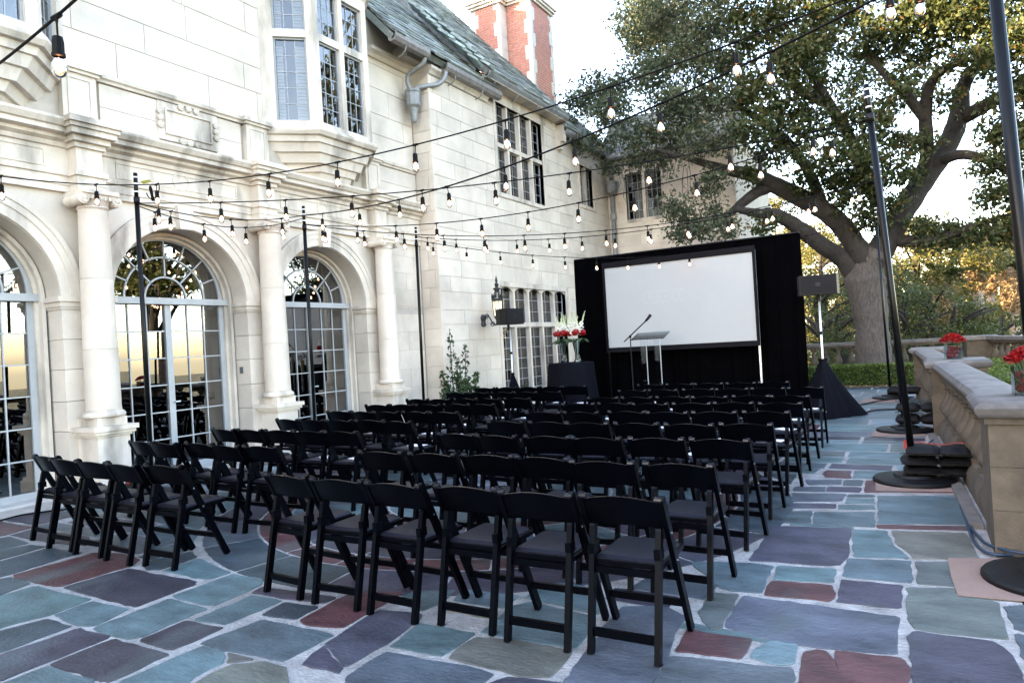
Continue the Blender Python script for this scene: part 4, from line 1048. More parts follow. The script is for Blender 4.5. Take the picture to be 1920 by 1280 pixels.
# ================================================================== folding chairs
def make_chair():
    root = thing('folding_chair', 'x', 'chair')
    TY, TZ, FY = .07, .775, .45                     # top of the back, front foot
    def post_y(z): return lerp(TY, FY, (TZ - z) / TZ)
    for sx in (-1, 1):
        b = MB(); b.bar((sx*.208, FY, 0), (sx*.208, TY+.006, TZ-.012), .026, .046, (1,0,0), .026, .044)
        n = 8; cyc, czc = TY+.006, TZ-.012
        pts = [(cyc + .022*math.cos(t), czc + .022*math.sin(t)) for t in [2*math.pi*i/n for i in range(n)]]
        b.sweep_x(pts, sx*.208-.013, sx*.208+.013); b.build('back_post', CHAIR, root, local=True)
        b = MB(); b.bar((sx*.170, 0, 0), (sx*.172, .125, .60), .028, .040, (1,0,0))
        pts = [(.125 + .020*math.cos(t), .60 + .020*math.sin(t)) for t in [2*math.pi*i/n for i in range(n)]]
        b.sweep_x(pts, sx*.172-.014, sx*.172+.014)
        b.box(sx*.170-.016, sx*.170+.016, .075, .135, .47, .52)
        b.build('rear_leg', CHAIR, root, local=True)
        b = MB(); b.sweep_x([(TY-.004 + .015*math.cos(t), TZ-.012 + .015*math.sin(t)) for t in [2*math.pi*i/10 for i in range(10)]], sx*.195-.018, sx*.195+.018)
        b.build('top_cap', CAPM2, root, 'auto', local=True)
        pv = MB()
        for (yy, zz) in ((post_y(.585), .585), (post_y(.43), .43)):
            pv.sweep_x([(yy + .007*math.cos(t), zz + .007*math.sin(t)) for t in [2*math.pi*i/8 for i in range(8)]], sx*.222-.0025, sx*.222+.0025)
        pv.build('bolt', CAPM, root, local=True)
    b = MB(); nx_, nz_ = 12, 4
    for face in (0, 1):
        for j in range(nz_+1):
            for i in range(nx_+1):
                u = i/nx_*2-1; top = TZ - .030 + .030*math.cos(u*math.pi/2*1.0)**1.0*1.0 + .004; bot = .612 + .012*math.cos(u*math.pi/2)
                z = lerp(bot, top, j/nz_); y = post_y(z) - .010 - .028*math.cos(u*math.pi/2) + (.010 if face else -.008)
                b.v.append((u*.194, y, z))
    W_ = nx_+1; N_ = W_*(nz_+1)
    for j in range(nz_):
        for i in range(nx_):
            a = j*W_+i; b.f.append((a, a+1, a+W_+1, a+W_)); b.f.append((N_+a, N_+a+W_, N_+a+W_+1, N_+a+1))
    for i in range(nx_):
        a = i; b.f.append((a, N_+a, N_+a+1, a+1)); a = nz_*W_+i; b.f.append((a, a+1, N_+a+1, N_+a))
    for j in range(nz_):
        a = j*W_; b.f.append((a, a+W_, N_+a+W_, N_+a)); a = j*W_+nx_; b.f.append((a, N_+a, N_+a+W_, a+W_))
    b.build('backrest', CHAIR, root, 'auto', local=True)
    sf = MB()
    sf.box(-.182,-.152,.10,.49,.412,.437); sf.box(.152,.182,.10,.49,.412,.437); sf.box(-.152,.152,.10,.13,.4125,.4365); sf.box(-.152,.152,.46,.49,.4125,.4365)
    sf.build('seat_frame', CHAIR, root, local=True)
    pd = MB(); k = [(-.165,.115),(.165,.115),(.168,.46),(.150,.485),(-.150,.485),(-.168,.46)]
    pd.prism(k, .428, .457, .022); pd.build('seat_pad', PAD, root, 'auto', local=True)
    b = MB(); b.box(-.156,.156,.012,.034,.085,.125); b.build('rear_rung', CHAIR, root, local=True)
    zz = .17; yy = post_y(zz); b = MB(); b.box(-.195,.195,yy-.010,yy+.010,zz-.018,zz+.018); b.build('front_rung', CHAIR, root, local=True)
    b = MB(); b.box(-.158,.158,.085,.103,.375,.41); b.build('back_rail', CHAIR, root, local=True)
    return root
CAPM2 = mat('black_cap', (.004,.005,.008), .25, .1, 10., spec=.3)
proto = make_chair(); first = True
ROWY = [3.05, 3.97, 4.93, 5.80, 6.68, 7.56, 8.36, 9.47, 10.55]
ORD = ['rearmost', 'eighth', 'seventh', 'sixth', 'fifth', 'fourth', 'third', 'second', 'front']
rr = random.Random(21)
chairs = []
for k, y in enumerate(ROWY):
    right_n = 6 if k < 8 else 5
    for blk, n, x0, pitch in (('R', right_n, -1.275 if k < 8 else -1.84, .468), ('L', 5, -5.06, .462)):
        for i in range(n):
            ch_ = proto if first else copy_tree(proto); first = False
            xx = x0 - pitch*i + rr.uniform(-.02,.02)
            if blk == 'L': xx += [0,.0,.03,.06,.06,.02,.08,.06,.0][k]
            ch_.location = (xx, y + rr.uniform(-.042,.042) + (.0 if blk == 'R' else .01*i), .006)
            ch_.rotation_euler = (0, 0, rr.uniform(-.075,.075))
            where = 'walkway block' if blk == 'R' else 'arches block'
            e0, e1 = ('walkway', 'centre aisle') if blk == 'R' else ('centre aisle', 'arches')
            spot = [f'end seat on the {e0}'] + [f'{w_} seat in from the {e0}' for w_ in ('second', 'third', 'fourth', 'fifth')][:n-2] + [f'end seat on the {e1}']
            tag(ch_, f'black folding chair, {ORD[k]} row of the {where}, {spot[i]}', 'chair', 'folding chairs facing the screen')
            chairs.append((blk, k, i, ch_))
# programmes left on the seats
LEAF_ = MB(); LEAF_.box(-.07,.07,-.10,.10,0,.003)
CARDK = MB(); CARDK.box(-.05,.05,-.03,.03,0,.002)
DARKP = mat('dark_programme', (.02,.02,.03), .4, .1, 9.)
pm, cm_ = LEAF_.mesh('leaflet', PAPER), MB().box(-.09,.09,-.12,.12,0,.0025).mesh('programme', DARKP)
for (blk, k, i, ch_) in chairs:
    if k < 2 or (blk == 'L' and k in (2,) and i > 2): continue
    if k in (2,) and blk == 'R' and i == 5: continue
    if rr.random() < .12: continue
    z = .4585 + .006
    p = ch_.location
    d_ = bpy.data.objects.new('programme_booklet', cm_); col.objects.link(d_); d_.location = (p.x + rr.uniform(-.03,.03), p.y + .26 + rr.uniform(-.02,.02), z); d_.rotation_euler = (0,0,rr.uniform(-.25,.25))
    w_ = bpy.data.objects.new('white_leaflet', pm); col.objects.link(w_); w_.location = (p.x + rr.uniform(-.02,.05), p.y + .31 + rr.uniform(-.02,.05), z + .0035); w_.rotation_euler = (0,0,rr.uniform(-.4,.4)+1.3)
    where = 'walkway block' if blk == 'R' else 'arches block'
    sp_ = ch_['label'].split(' block, ')[1]
    tag(d_, f'dark booklet, {ORD[k]} row of the {where}, {sp_}', 'booklet', 'booklets on the seats')
    tag(w_, f'white leaflet, {ORD[k]} row of the {where}, {sp_}', 'leaflet', 'leaflets on the seats')

# ================================================================== light poles, bases, sandbags
def light_pole(name_label, base, top, weights=0, r=.027, strap=False, base_r=.34, detail=True):
    p = thing('light_pole', name_label, 'pole', base)
    b = Vector(base); t = Vector(top)
    MB().tube([b + Vector((0,0,.05)), b.lerp(t, .92)], r, 12).build('pole', POLE, p, True)
    MB().tube([b.lerp(t, .915), t], r*.86, 12).build('upper_pole', POLE, p, True)
    MB().tube([b.lerp(t, .905), b.lerp(t, .925)], r*1.25, 12).build('clamp_collar', RUBBER, p, True)
    for q in (.94, .965, .985): MB().tube([b.lerp(t, q), b.lerp(t, q+.004)], r*.96, 10).build('cable_tie', PAPER, p)
    MB().lathe([(base_r,0),(base_r,.02),(base_r*.96,.035),(base_r*.62,.05),(base_r*.5,.05),(base_r*.46,.07),(.12,.075),(.06,.09),(.05,.16),(.03,.17)], 30, tuple(b)).build('base_plate', RUBBER, p, 'auto')
    return p
def sandbag(x, y, z, L, W, H, rz, label, strap=False):
    o = thing('sandbag', label, 'sandbag', (x, y, z), rz)
    for sx in (-1, 1):
        b = MB(); nu, nv = 10, 8; rnd = random.Random(int(x*100+y*10+z*1000)+sx)
        ph = [rnd.uniform(0,6.28) for _ in range(4)]
        for side in (1, -1):
            for j in range(nv+1):
                for i in range(nu+1):
                    u, v = i/nu*2-1, j/nv*2-1; puff = ((1-abs(u)**3.2)*(1-abs(v)**3.2))**.38
                    wr_ = .10*math.sin(u*4+ph[0])*math.sin(v*3+ph[1]) + .06*math.sin(u*9+v*5+ph[2])
                    zz = H*.42 + side*(H*.5*puff*(1+wr_)) if side > 0 else H*.42 - H*.42*puff
                    b.v.append((sx*L*.25 + L*.27*u*(1-.05*abs(v)**4), W*.5*v*(1-.06*abs(u)**4), zz))
        W_ = nu+1; N_ = W_*(nv+1)
        for j in range(nv):
            for i in range(nu): q = j*W_+i; b.f.append((q, q+1, q+W_+1, q+W_)); b.f.append((N_+q, N_+q+W_, N_+q+W_+1, N_+q+1))
        b.build('pouch', BAGM, o, True, local=True)
    MB().box(-L*.52, L*.52, -W*.505, -W*.49, H*.30, H*.36).build('seam', RUBBER, o, local=True)
    st = MB(); zt = H + .004
    pth = [(-L*.52,-.0,zt-.0),(-L*.3,0,zt+.012),(0,0,zt-.012),(L*.3,0,zt+.014),(L*.5,0,zt-.004)]
    for a, b_ in zip(pth, pth[1:]): st.bar(a, b_, .006, .024, (0,0,1))
    st.build('handle_strap', RED if strap else BAGM, o, local=True)
    if strap:
        MB().box(-L*.55,-L*.50,-.02,.02,H-.05,H+.03).build('strap_loop', RED, o, local=True)
    return o
LP = [(-7.95,4.80), (-7.92,7.42), (-7.92,10.12)]
light_pole('black light pole standing before the arch nearest the ionic column with the tagged cable', (-7.97,4.82,.012), (-7.93,4.80,3.86), base_r=.26)
light_pole('black light pole standing between the two arches further along the facade', (-7.96,7.42,.012), (-7.92,7.40,3.84), base_r=.26)
light_pole('black light pole beside the leafy shrub at the corner of the wing', (-7.97,10.12,.012), (-7.92,10.12,3.84), base_r=.26)
# walkway side, by the balustrade
light_pole('thick black light pole whose base stands on cardboard in front of the large stone pier', (.62,4.92,.0115), (.50,5.02,3.95), r=.036, base_r=.36)
light_pole('black light pole with a red-strapped sandbag on its round base', (-.08,7.62,.0115), (-.29,7.62,3.90), r=.031, base_r=.36)
light_pole('black light pole behind the red-strapped one, its base loaded with dark sandbags', (-.20,11.12,.0115), (-.33,11.2,3.88), r=.029, base_r=.36)
light_pole('thin black light pole at the hedge end of the walkway', (-.50,15.9,.0115), (-.57,15.85,3.95), r=.024, base_r=.34)
sandbag(.13,7.66,.075,.58,.34,.10,.02,'crumpled dark sandbag at the bottom of the pile with the red strap')
sandbag(.12,7.66,.165,.60,.34,.10,.05,'dark sandbag in the middle of the pile with the red strap')
sandbag(.14,7.64,.255,.54,.34,.115,.0,'black sandbag with a bright red strap, topmost of its pile', True)
sandbag(.0,11.2,.10,.60,.36,.16,.0,'black sandbag at the bottom of the two-bag pile next to pale stone pier')
sandbag(.0,11.2,.27,.58,.36,.15,.05,'black sandbag on top of the two-bag pile next to pale stone pier')
sandbag(-.25,15.95,.09,.6,.36,.18,.0,'black sandbag on the pole base at the hedge end of the walkway')
sandbag(1.05,4.96,.10,.56,.34,.16,.1,'black sandbag on the pole base in front of the large stone pier')
sandbag(-8.02,4.78,.10,.40,.30,.13,1.5,'black sandbag with red strap on the pole base by the column pedestal', True)
def cardboard(pts, label):
    b = MB().prism(pts, .0085, .0115); tag(b.build('cardboard_sheet', CARD), label, 'cardboard')
cardboard([tuple(on_ground(*p)[:2]) for p in ((1777,1049),(1850,1049),(2060,1046),(2060,1150),(1920,1130),(1796,1119),(1784,1085))], 'torn pink-brown cardboard under the pole base by the large stone pier')
cardboard([tuple(on_ground(*p)[:2]) for p in ((1641,896),(1642,921),(1793,924),(1800,897))], 'cardboard under the base of the pole with the red-strapped sandbag')
cardboard([tuple(on_ground(*p)[:2]) for p in ((1642,806),(1632,819),(1735,819),(1735,803))], 'cardboard under the second pole base along the walkway')
cardboard([tuple(on_ground(*p)[:2]) for p in ((1618,748),(1612,756),(1682,755),(1690,746))], 'cardboard under the pole base at the hedge end')

# ================================================================== string lights
BS = MB()
BS.lathe([(.010,-.075),(.020,-.078),(.0225,-.10),(.0225,-.15),(.026,-.153),(.026,-.165),(.020,-.165)], 10)
sock_me = None
def string_light(label, p0, p1, sag, n, drop=.0, r=.0065, offs=.5):
    p0 = Vector(p0); p1 = Vector(p1)
    t_ = thing('string_light', label, 'string light', p0)
    P = lambda t: p0.lerp(p1, t) + Vector((0, 0, -sag*4*t*(1-t)))
    MB().tube([P(i/40) for i in range(41)], r, 6).build('cable', WIRE, t_, True)
    for i in range(n):
        t = (i + offs) / n; q = P(t); sw = random.uniform(-.016,.016); sy = random.uniform(-.012,.012)
        b = MB(); b.tube([q + Vector((-.03,0,.0)), q + Vector((.03,0,0))], .011, 6)
        b.tube([q, q + Vector((sw*.2,sy*.2,-.03)), q + Vector((sw*.8,sy,-.085))], [.009,.0045,.0045], 6)
        o = q + Vector((sw, sy, 0))
        b.lathe([(.008,-.075),(.019,-.080),(.0225,-.10),(.0225,-.145),(.026,-.148),(.026,-.160),(.018,-.161)], 10, tuple(o))
        so = b.build('socket', WIRE, t_, 'auto')
        MB().lathe([(.013,-.158),(.016,-.168),(.027,-.188),(.031,-.207),(.029,-.225),(.020,-.240),(.006,-.247)], 12, tuple(o)).build('bulb', BULBG, so, 'auto')
        MB().lathe([(.005,-.165),(.013,-.176),(.017,-.195),(.014,-.214),(.005,-.224)], 8, tuple(o)).build('filament', FIL, so, True)
    return t_
BULBG = glass_mat('clear_bulb_glass', 1.45, (1.,.93,.86), .02)
L1u = (-7.93,4.80,3.72); L1l = (-7.93,4.80,3.50); L2 = (-7.92,7.40,3.70); L2l = (-7.92,7.40,3.56); L3 = (-7.92,10.12,3.66); L3l = (-7.92,10.12,3.60)
R1 = (.50,5.02,3.80); R2 = (-.27,7.62,3.55); R3 = (-.33,11.2,3.62); R4 = (-.56,15.85,3.72)
string_light('string of lit bulbs along the facade, from the column pole away from the screen', (-7.6,.9,3.72), L1u, .20, 4)
string_light('string of lit bulbs spanning from the column pole to the thick pole', L1u, R1, .36, 9, offs=.42)
string_light('short string of lit bulbs between the column pole and the pole between the arches', L1l, L2, .13, 3)
string_light('second, lower string of bulbs between the column pole and the pole between the arches', (-7.93,4.80,3.47), (-7.92,7.40,3.66), .20, 4, offs=.35)
string_light('string of lit bulbs from the column pole to the pole with the red strap', L1l, R2, .22, 10, offs=.35)
string_light('thick doubled string of lit bulbs from the pole between the arches to the thick pole', L2, R1, .34, 9, r=.009, offs=.6)
string_light('string of lit bulbs from the pole between the arches to the red-strapped pole', L2l, R2, .36, 11)
string_light('string of lit bulbs from the pole between the arches to the dark-sandbag pole', L2l, R3, .44, 14)
string_light('string of lit bulbs from the shrub pole to the dark-sandbag pole', L3, R3, .36, 13, offs=.4)
string_light('string of lit bulbs from the shrub pole to the thin pole, crossing before the screen', L3l, R4, .56, 15)
string_light('low overhead string of lit bulbs crossing before the bay window over the first arch', (-7.9,1.9,3.6), (.6,1.2,3.6), .62, 7, offs=.074)
cn = thing('cable_connector', 'black cable plug with a yellow-green tag hanging by the column pole', 'connector', (-7.6,4.81,3.62))
MB().tube([(-7.66,4.81,3.66),(-7.64,4.80,3.62),(-7.62,4.80,3.55),(-7.60,4.80,3.48)], [.012,.02,.016,.02], 8).build('plug', WIRE, cn, True)
MB().tube([(-7.6+.13*math.cos(t), 4.8, 3.62+.12*math.sin(t)) for t in [3.4+i*.3 for i in range(12)]], .006, 6).build('loop', WIRE, cn, True)
MB().add([(-7.84,4.8,3.745),(-7.66,4.8,3.735),(-7.60,4.8,3.70),(-7.78,4.8,3.705)], [(0,1,2,3)]).build('yellow_tag', mat('yellow_tag', (.25,.25,.02), .6), cn)

# ================================================================== stage: drape, screen, lectern, speakers, table
SY = 13.6
dr = thing('black_drape', 'tall black pipe-and-drape backdrop standing behind the projection screen', 'drape', (-4.1, SY+.25, 0))
def drape(x0, x1, y, z1, nm):
    b = MB(); n = int((x1-x0)/.035)
    for i in range(n+1):
        x = lerp(x0, x1, i/n); yy = y + .035*math.sin(x*21+.7*math.sin(x*3)) + .02*math.sin(x*47)
        b.v += [(x, yy, .01), (x + .01*math.sin(x*9), yy*.5+y*.5, z1*.6), (x, y + (yy-y)*.4, z1)]
    for i in range(n):
        for j in (0, 1): b.f.append((3*i+j, 3*i+3+j, 3*i+4+j, 3*i+1+j))
    b.build(nm, DRAPE, dr, True)
xs_ = [-6.42,-5.3,-4.15,-3.0,-1.80]
for a, b_ in zip(xs_, xs_[1:]): drape(a-.03, b_+.03, SY+.22 + (.05 if xs_.index(a) % 2 else 0), 3.33, 'drape_panel')
MB().tube([(-6.45,SY+.25,3.34),(-1.78,SY+.25,3.34)], .02, 8).build('top_rail', POLE, dr)
for x in (-6.43,-4.1,-1.80): MB().tube([(x,SY+.30,0),(x,SY+.30,3.34)], .02, 8).build('upright', POLE, dr)
sc_ = thing('projection_screen', 'large white projection screen in a black frame with faint pale lettering', 'screen', (-4.1, SY, 0))
sx0, sx1, sz0, sz1 = -5.63, -2.60, 1.36, 3.05
MB().box(sx0, sx1, SY-.012, SY, sz0, sz1).build('screen_surface', SCREEN, sc_)
fb = MB(); fb.box(sx0-.05,sx0,SY-.03,SY+.02,sz0-.10,sz1+.12); fb.box(sx1,sx1+.05,SY-.03,SY+.02,sz0-.10,sz1+.12); fb.box(sx0,sx1,SY-.03,SY+.02,sz1,sz1+.12); fb.box(sx0,sx1,SY-.03,SY+.02,sz0-.10,sz0)
fb.build('frame', SCRFR, sc_)
for x in (sx0-.02, sx1+.03):
    MB().bar((x,SY+.04,0),(x,SY+.04,3.1),.035,.035).build('leg', STEEL if x > -4 else POLE, sc_)
    MB().bar((x,SY-.3,.02),(x,SY+.15,.02),.05,.04,(1,0,0)).build('foot', POLE, sc_)
def lettering(txt, x, z, h, wscale, m):
    cu = bpy.data.curves.new('lettering', 'FONT'); cu.body = txt; cu.size = h; cu.extrude = .0004; cu.align_x = 'LEFT'
    tmp = bpy.data.objects.new('lettering', cu); col.objects.link(tmp)
    bpy.context.view_layer.update()
    me = bpy.data.meshes.new_from_object(tmp.evaluated_get(bpy.context.evaluated_depsgraph_get())); bpy.data.objects.remove(tmp)
    me.materials.clear(); me.materials.append(m)
    o = link('lettering', me, sc_); o.location = (x, SY-.0128, z); o.rotation_euler = (R(90), 0, 0); o.scale = (wscale, 1, 1); return o
lettering('CRESCENDO', -4.82, 2.22, .40, .38, LETTER)
# lectern and microphone
lc = thing('acrylic_lectern', 'clear acrylic lectern with two upright panels and slanted top before the screen', 'lectern', (-4.32, 12.5, 0))
for x in (-4.47, -4.20):
    MB().box(x-.055, x+.055, 12.48, 12.50, .03, 1.50).build('upright_panel', ACRYL, lc)
    MB().box(x+.052, x+.058, 12.474, 12.506, .03, 1.50).build('panel_edge', STEEL, lc)
MB().add([(-4.64,12.28,1.50),(-4.00,12.28,1.50),(-4.00,12.68,1.62),(-4.64,12.68,1.62),(-4.64,12.28,1.515),(-4.00,12.28,1.515),(-4.00,12.68,1.635),(-4.64,12.68,1.635)], [(0,3,2,1),(4,5,6,7),(0,1,5,4),(1,2,6,5),(2,3,7,6),(3,0,4,7)]).build('reading_top', glass_mat('tinted_acrylic', 1.6, (.62,.68,.74), .03), lc)
MB().box(-4.62,-4.02,12.3,12.7,.0,.03).build('base', ACRYL, lc)
mc = thing('microphone_stand', 'black boom microphone stand angled over the acrylic lectern', 'microphone stand', (-4.72, 12.42, 0))
MB().lathe([(.14,0),(.14,.02),(.03,.03),(.011,.05),(.011,1.58)], 14, (-4.70,12.42,.01)).build('stand', POLE, mc, True)
MB().tube([(-4.83,12.42,1.48),(-4.36,12.42,1.86)], .012, 8).build('boom', POLE, mc, True)
MB().tube([(-4.38,12.42,1.845),(-4.33,12.42,1.89),(-4.27,12.42,1.96)], [.02,.026,.03], 10).build('microphone', POLE, mc, True)
MB().lathe([(.02,0),(.028,.02),(.02,.05)], 8, (-4.70,12.42,1.55)).build('clutch', POLE, mc)
# loudspeakers
def speaker(label, x, y, z, rz, lab):
    sp = thing('loudspeaker', label, 'loudspeaker', (x, y, z), rz)
    b = MB(); b.prism([(-.33,-.02),(-.29,-.17),(.29,-.17),(.33,-.02),(.20,.20),(-.20,.20)], 0, .335); b.build('cabinet', SPK, sp, local=True)
    MB().box(-.275,.275,-.178,-.170,.015,.32).build('grille', mat('speaker_grille', (.006,.006,.0075), .6, .2, 60., .4, 200, spec=.2), sp, local=True)
    lg = MB()
    for (a, b2, c0, c1) in ((-.035,.035,.145,.150),(-.035,.035,.195,.200),(-.035,-.030,.15,.195),(.030,.035,.15,.195),(-.018,.018,.163,.168),(-.018,-.012,.168,.184),(.012,.018,.168,.184),(-.018,.018,.184,.188)):
        lg.box(a, b2, -.181, -.178, c0, c1)
    lg.build('badge', mat('badge_grey', (.025,.025,.028), .5), sp, local=True)
    MB().lathe([(.03,-.12),(.03,0)], 10, (0,.03,0)).build('socket', SPK, sp, local=True)
    return sp
speaker('black loudspeaker on a silver pole beside the drape, before the oak trunk', -1.40, 12.85, 2.10, .10, 1)
speaker('black loudspeaker on a stand beside the wall lantern', -7.45, 12.55, 1.98, 1.40, 2)
def spk_stand(label, x, y, ztop, wl, wr, wd, hz, mpole, zblack):
    st = thing('speaker_stand', label, 'speaker stand', (x, y, 0))
    MB().tube([(x,y,.05),(x,y+.02,ztop)], .019, 10).build('pole', mpole, st, True)
    MB().tube([(x,y+.01,lerp(hz,ztop,.42)),(x,y+.01,lerp(hz,ztop,.42)+.05)], .028, 10).build('collar', POLE, st, True)
    b = MB(); n = 40; rings = ((1.0,.013),(.86,.14),(.60,hz*.38),(.33,hz*.66),(.13,hz*.90),(.10,hz*.94),(.12,hz))
    for k, z in rings:
        for i in range(n):
            t = 2*math.pi*i/n; tri = 1/(max(math.cos(((t+math.pi/2) % (2*math.pi/3)) - math.pi/3), .5))*.62
            q = tri*(1+.05*math.sin(t*9)*(k > .2)); cx, sy = math.cos(t), math.sin(t)
            b.v.append((x + k*q*cx*(wr if cx > 0 else wl), y + k*q*sy*wd, z))
    b.f = [(j*n+i, j*n+(i+1)%n, (j+1)*n+(i+1)%n, (j+1)*n+i) for j in range(len(rings)-1) for i in range(n)]
    b.build('black_skirt', CLOTH, st, True)
spk_stand('silver speaker stand in a black cloth skirt spreading over the paving beside the drape', -1.40, 12.85, 2.0, .62, .66, .5, 1.0, STEEL, 0)
spk_stand('speaker stand in a black cloth skirt before the mullioned window', -7.45, 12.55, 1.9, .4, .4, .36, .95, STEEL, 0)
# flower table
tb = thing('draped_table', 'tall round table under a floor-length black cloth beside the screen', 'table', (-5.88, 12.2, 0))
def wob(t, z): return 1 + (.05*math.sin(t*11) + .035*math.sin(t*7+1)) * max(0, (1.06 - z) / 1.06)
MB().lathe([(.54,.012),(.52,.3),(.495,.6),(.47,.9),(.455,1.06),(.45,1.115),(.435,1.13),(.05,1.132)], 88, (-5.88,12.2,0), wob).build('tablecloth', CLOTH, tb, 'auto')
def rose_blob(mb, x, y, z, r, rnd):
    for q in range(5):
        a = rnd.uniform(0, 6.28); e = r*(1-.16*q); mb.blob(x + r*.18*math.cos(a), y + r*.18*math.sin(a), z + r*.12*q, e*.8, e*.8, e*.7, 7, 5)
def tall_bouquet(x, y, label, seed):
    rnd = random.Random(seed); v = thing('flower_arrangement', label, 'flowers', (x, y, 1.132))
    MB().lathe([(.075,1.133),(.08,1.15),(.055,1.2),(.05,1.3),(.075,1.45),(.105,1.58),(.10,1.58),(.07,1.45),(.044,1.3),(.045,1.2),(.01,1.17)], 18, (x,y,0)).build('vase', VASEG, v, 'auto')
    st = MB()
    for k in range(12): a = rnd.uniform(0,6.28); st.tube([(x+.02*math.cos(a),y+.02*math.sin(a),1.17),(x+.08*math.cos(a+.5),y+.08*math.sin(a+.5),1.6)], .006, 5)
    st.build('stems', GREENF, v)
    for k in range(9):
        a = k*.7+rnd.uniform(-.2,.2); b = MB(); n = 6; L = .21
        for i in range(n+1):
            t = i/n; w = .075*math.sin(math.pi*(.12+.86*t)); rad = .07+L*t*(.85); zz = 1.56 + .12*t - .16*t*t + .02*math.sin(k)
            ca, sa = math.cos(a), math.sin(a)
            b.v += [(x+rad*ca-w*sa, y+rad*sa+w*ca, zz), (x+rad*ca, y+rad*sa, zz-.025), (x+rad*ca+w*sa, y+rad*sa-w*ca, zz)]
        b.f = [(3*i+j, 3*i+j+1, 3*i+j+4, 3*i+j+3) for i in range(n) for j in (0,1)]
        b.build('broad_leaf', GREENF, v, True)
    for k in range(20):
        a = rnd.uniform(0,6.28); rad = .16*math.sqrt(rnd.random()); b = MB(); rose_blob(b, x+rad*math.cos(a), y+rad*math.sin(a), 1.69+.05*(1-rad/.2)+rnd.uniform(-.02,.02), .066, rnd); b.build('rose', ROSE, v, True)
    for k in range(7):
        a = rnd.uniform(0,6.28); le = rnd.uniform(.10,.22); top = (x+le*math.cos(a), y+le*.6*math.sin(a), 2.12+rnd.uniform(-.14,.06)); ba = (x+.05*math.cos(a), y+.05*math.sin(a), 1.7)
        b = MB(); b.tube([ba, Vector(ba).lerp(Vector(top),.6)+Vector((0,0,.02)), top], [.006,.005,.003], 5)
        for q in range(9):
            p = Vector(ba).lerp(Vector(top), .52+.05*q); b.blob(p.x+rnd.uniform(-.014,.014), p.y+rnd.uniform(-.014,.014), p.z, .010-.0006*q, .010-.0006*q, .022-.001*q, 6, 4)
        b.build('gladiolus_spike', PALEF, v, True)
        f = MB()
        for q in range(6):
            p = Vector(ba).lerp(Vector(top), .05+.07*q)
            for pe in range(4):
                ang = rnd.uniform(0,6.28); e_ = rnd.uniform(.02,.06); f.blob(p.x+e_*math.cos(ang), p.y+e_*math.sin(ang), p.z+rnd.uniform(-.05,.05), rnd.uniform(.012,.026),rnd.uniform(.012,.026),.014, 6, 4)
        f.build('white_blossom', WHITEF, v, True)
tall_bouquet(-6.04, 12.24, 'tall vase of red roses, white gladioli and broad leaves, standing nearer the mansion', 1)
tall_bouquet(-5.70, 12.14, 'tall vase of red roses, white gladioli and broad leaves, standing nearer the screen', 2)

# ================================================================== balustrades
def bal_x(y): return .385 - .041*(y - 5.35)
bl = thing('balustrade', 'weathered sandstone balustrade with square piers along the walkway', 'balustrade', (.4, 10.5, 0))
BALU = MB(); BALU.lathe([(.075,.0),(.075,.04),(.055,.05),(.05,.07),(.075,.10),(.105,.16),(.10,.21),(.066,.29),(.042,.36),(.038,.41),(.05,.42),(.05,.435),(.038,.44),(.05,.47),(.06,.50),(.075,.51),(.075,.55)], 12)
bal_me = BALU.mesh('baluster', SAND, True); bal_me.set_sharp_from_angle(angle=R(40))
def pier(y0, y1, w=.62):
    x = bal_x((y0+y1)/2); b = MB()
    for (z0, z1) in ((.0,.30),(.303,.58),(.583,.86)):
        b = MB(); b.box(x, x+w, y0, y1, z0, z1); b.build('pier_block', SAND, bl)
    b = MB(); b.box(x-.02, x+w+.02, y0-.02, y1+.02, .86, .90); b.build('pier_neck', SAND, bl)
    k = MB(); p = .055
    pr = [(.90,.02),(.905,p-.01),(.93,p+.012),(.965,p+.018),(.99,p),(1.005,p-.03)]
    for z, e in pr: k.v += [(x-e,y0-e,z),(x+w+e,y0-e,z),(x+w+e,y1+e,z),(x-e,y1+e,z)]
    k.f = [(4*i+j, 4*i+(j+1)%4, 4*i+4+(j+1)%4, 4*i+4+j) for i in range(len(pr)-1) for j in range(4)] + [(3,2,1,0), tuple(4*(len(pr)-1)+j for j in range(4))]
    k.build('pier_cap', SANDTOP, bl, 'auto')
